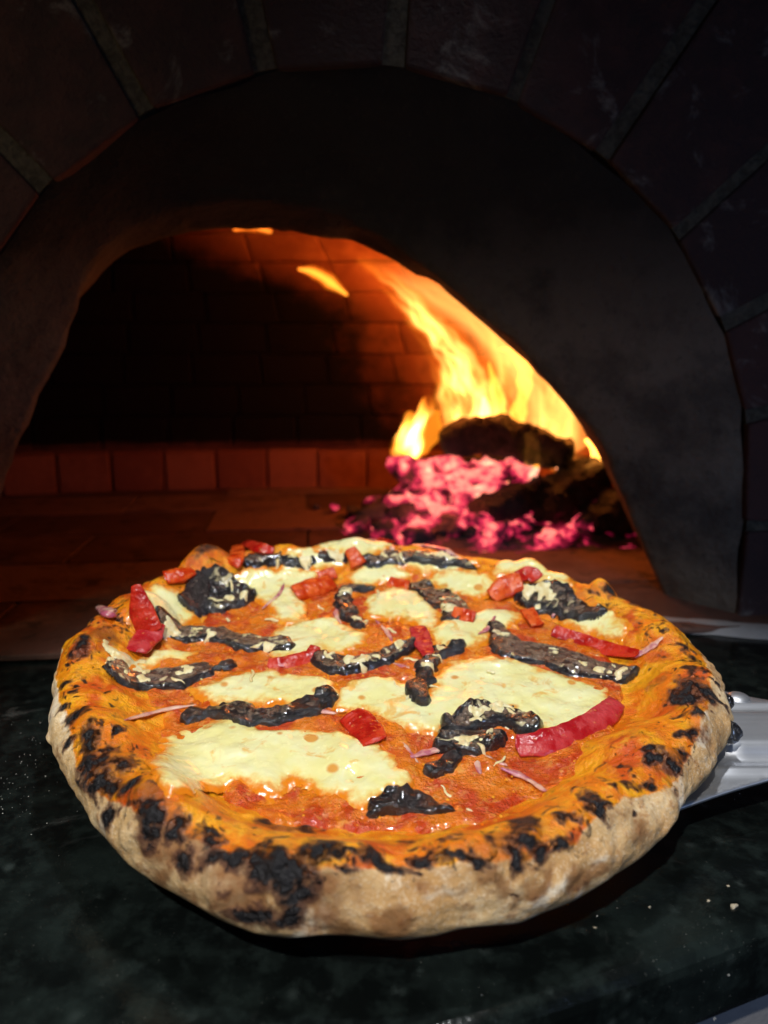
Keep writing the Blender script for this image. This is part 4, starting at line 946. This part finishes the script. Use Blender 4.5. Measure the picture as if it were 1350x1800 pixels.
# ================================================================ peel
peel = empty("pizza_peel", PLOC, (TILT, 0, 0))
tag(peel, "brushed aluminium pizza peel with embossed neck under the pizza", "peel")
metal = mat_metal()
AX = -.041
po = [(-.125, -.05), (-.116, -.085), (-.080, -.116), (-.01, -.128), (.055, -.117), (.114, -.090), (.160, -.072), (.215, -.058), (.250, -.056), (.250, -.026), (.215, -.022), (.190, -.012), (.172, -.004), (.110, .028), (.060, .058), (0, .068), (-.075, .062), (-.112, .03), (-.125, -.02)]
po = np.vstack([catmull(po[:9], 60), catmull(po[9:], 60)])
step = .0017
gx, gy = np.meshgrid(np.arange(-.128, .254, step), np.arange(-.138, .072, step), indexing='ij'); d = poly_sdf(gx, gy, po)
nx = np.arange(gx.size).reshape(gx.shape)
rib_d = .0145 - np.abs(gy - AX) - .010 * sstep(.165, .145, gx)
cap_d = .0155 - np.hypot(np.minimum(gx - .158, 0), gy - AX)
sock = sstep(-.004, .005, cap_d)
z = -.0031 + .0052 * sock
lipb = sstep(.0075, .0055, d) * sstep(.0025, .0045, d)
z = z + .0010 * sstep(.013, .009, np.abs(gy - AX - .0) * 0 + np.abs(d - .0)) * 0 + .0016 * np.exp(-((np.abs(gy - AX) - .0245) / .0030) ** 2) * sstep(.13, .15, gx)
keep = d > -step * .6
idx = -np.ones(gx.shape, int); idx[keep] = np.arange(keep.sum())
k = keep[:-1, :-1] & keep[1:, :-1] & keep[1:, 1:] & keep[:-1, 1:]; ii, jj = np.nonzero(k)
F = np.stack([idx[ii, jj], idx[ii + 1, jj], idx[ii + 1, jj + 1], idx[ii, jj + 1]], 1)
# pull boundary points onto the outline
bnd = keep & (d < step * .75)
bx, by = gx[bnd], gy[bnd]; best = np.full(bx.shape, 9.0); nxp, nyp = bx.copy(), by.copy()
for i in range(len(po)):
    a, b = po[i], po[(i + 1) % len(po)]; ab = b - a
    tt_ = np.clip(((bx - a[0]) * ab[0] + (by - a[1]) * ab[1]) / (ab @ ab), 0, 1); qx, qy = a[0] + tt_ * ab[0], a[1] + tt_ * ab[1]
    dd_ = np.hypot(bx - qx, by - qy); m2 = dd_ < best; best[m2] = dd_[m2]; nxp[m2] = qx[m2]; nyp[m2] = qy[m2]
gx[bnd] = nxp; gy[bnd] = nyp
blade = mesh("blade", np.stack([gx[keep], gy[keep], z[keep]], 1), F.tolist(), metal, peel, True)
m_ = blade.modifiers.new("thickness", 'SOLIDIFY'); m_.thickness = .0014; m_.offset = -1
bm = bmesh.new(); bmesh.ops.create_uvsphere(bm, u_segments=24, v_segments=12, radius=1)
for v_ in bm.verts: v_.co = Vector((v_.co.x * .0058, v_.co.y * .0058, max(-.2, v_.co.z) * .0026))
me = bpy.data.meshes.new("rivet"); bm.to_mesh(me); bm.free(); me.materials.append(metal); me.polygons.foreach_set("use_smooth", [True] * len(me.polygons))
for rx, ry in ((.1755, -.0115), (.1755, AX * 2 + .0115)):
    o = link(bpy.data.objects.new("rivet", me), peel); o.location = (rx, ry, -.0028)
v, f, _, _ = tube_mesh([(.235, AX, .002), (.30, AX, .004), (.48, AX, .012)], [.013, .013, .013], (0, 0, 1), 24, 24)
mesh("handle", v, f, metal, peel, True)

# ================================================================ crumbs and flour on the granite
cr_m = mat_plain("bread_crumb", (.55, .47, .33))
cl = []
for sd in range(3):
    me = lump_mesh(sd + 40); me.materials.append(cr_m); me.name = "crumb"; cl.append(me)
rng = random.Random(9)
for (x, y, r) in ((.129, .236, .0010), (.121, .239, .0005), (.132, .247, .0004), (.075, .226, .0004), (.098, .236, .0004)):
    o = link(bpy.data.objects.new("crumb", cl[rng.randrange(3)])); o.location = (x, y, r * .5); o.scale = (r * 1.3, r, r * .8); o.rotation_euler = (0, 0, rng.uniform(0, 6))
    tag(o, "largest pale bread crumb on the granite right of the pizza" if r > .0009 else "tiny pale bread crumb on the granite in front of the pizza", "crumb", None if r > .0009 else "crumbs scattered on the granite")
V = []; F = []
for k in range(210):
    if k < 150: x, y = rng.gauss(-.172, .014), rng.gauss(.325, .03)
    else: x, y = rng.uniform(-.25, .22), rng.uniform(.16, .44)
    r = rng.uniform(.00006, .0002); b = len(V); 
    V += [(x - r, y - r, .0003), (x + r, y - r, .0003), (x + r, y + r, .0003), (x - r, y + r, .0003), (x, y, .0003 + r)]
    F += [(b, b + 1, b + 4), (b + 1, b + 2, b + 4), (b + 2, b + 3, b + 4), (b + 3, b, b + 4)]
fl = mesh("flour_dust", V, F, mat_plain("flour", (.75, .73, .68)), None, False)
tag(fl, "fine flour dust scattered on the dark granite", None, None, "stuff")
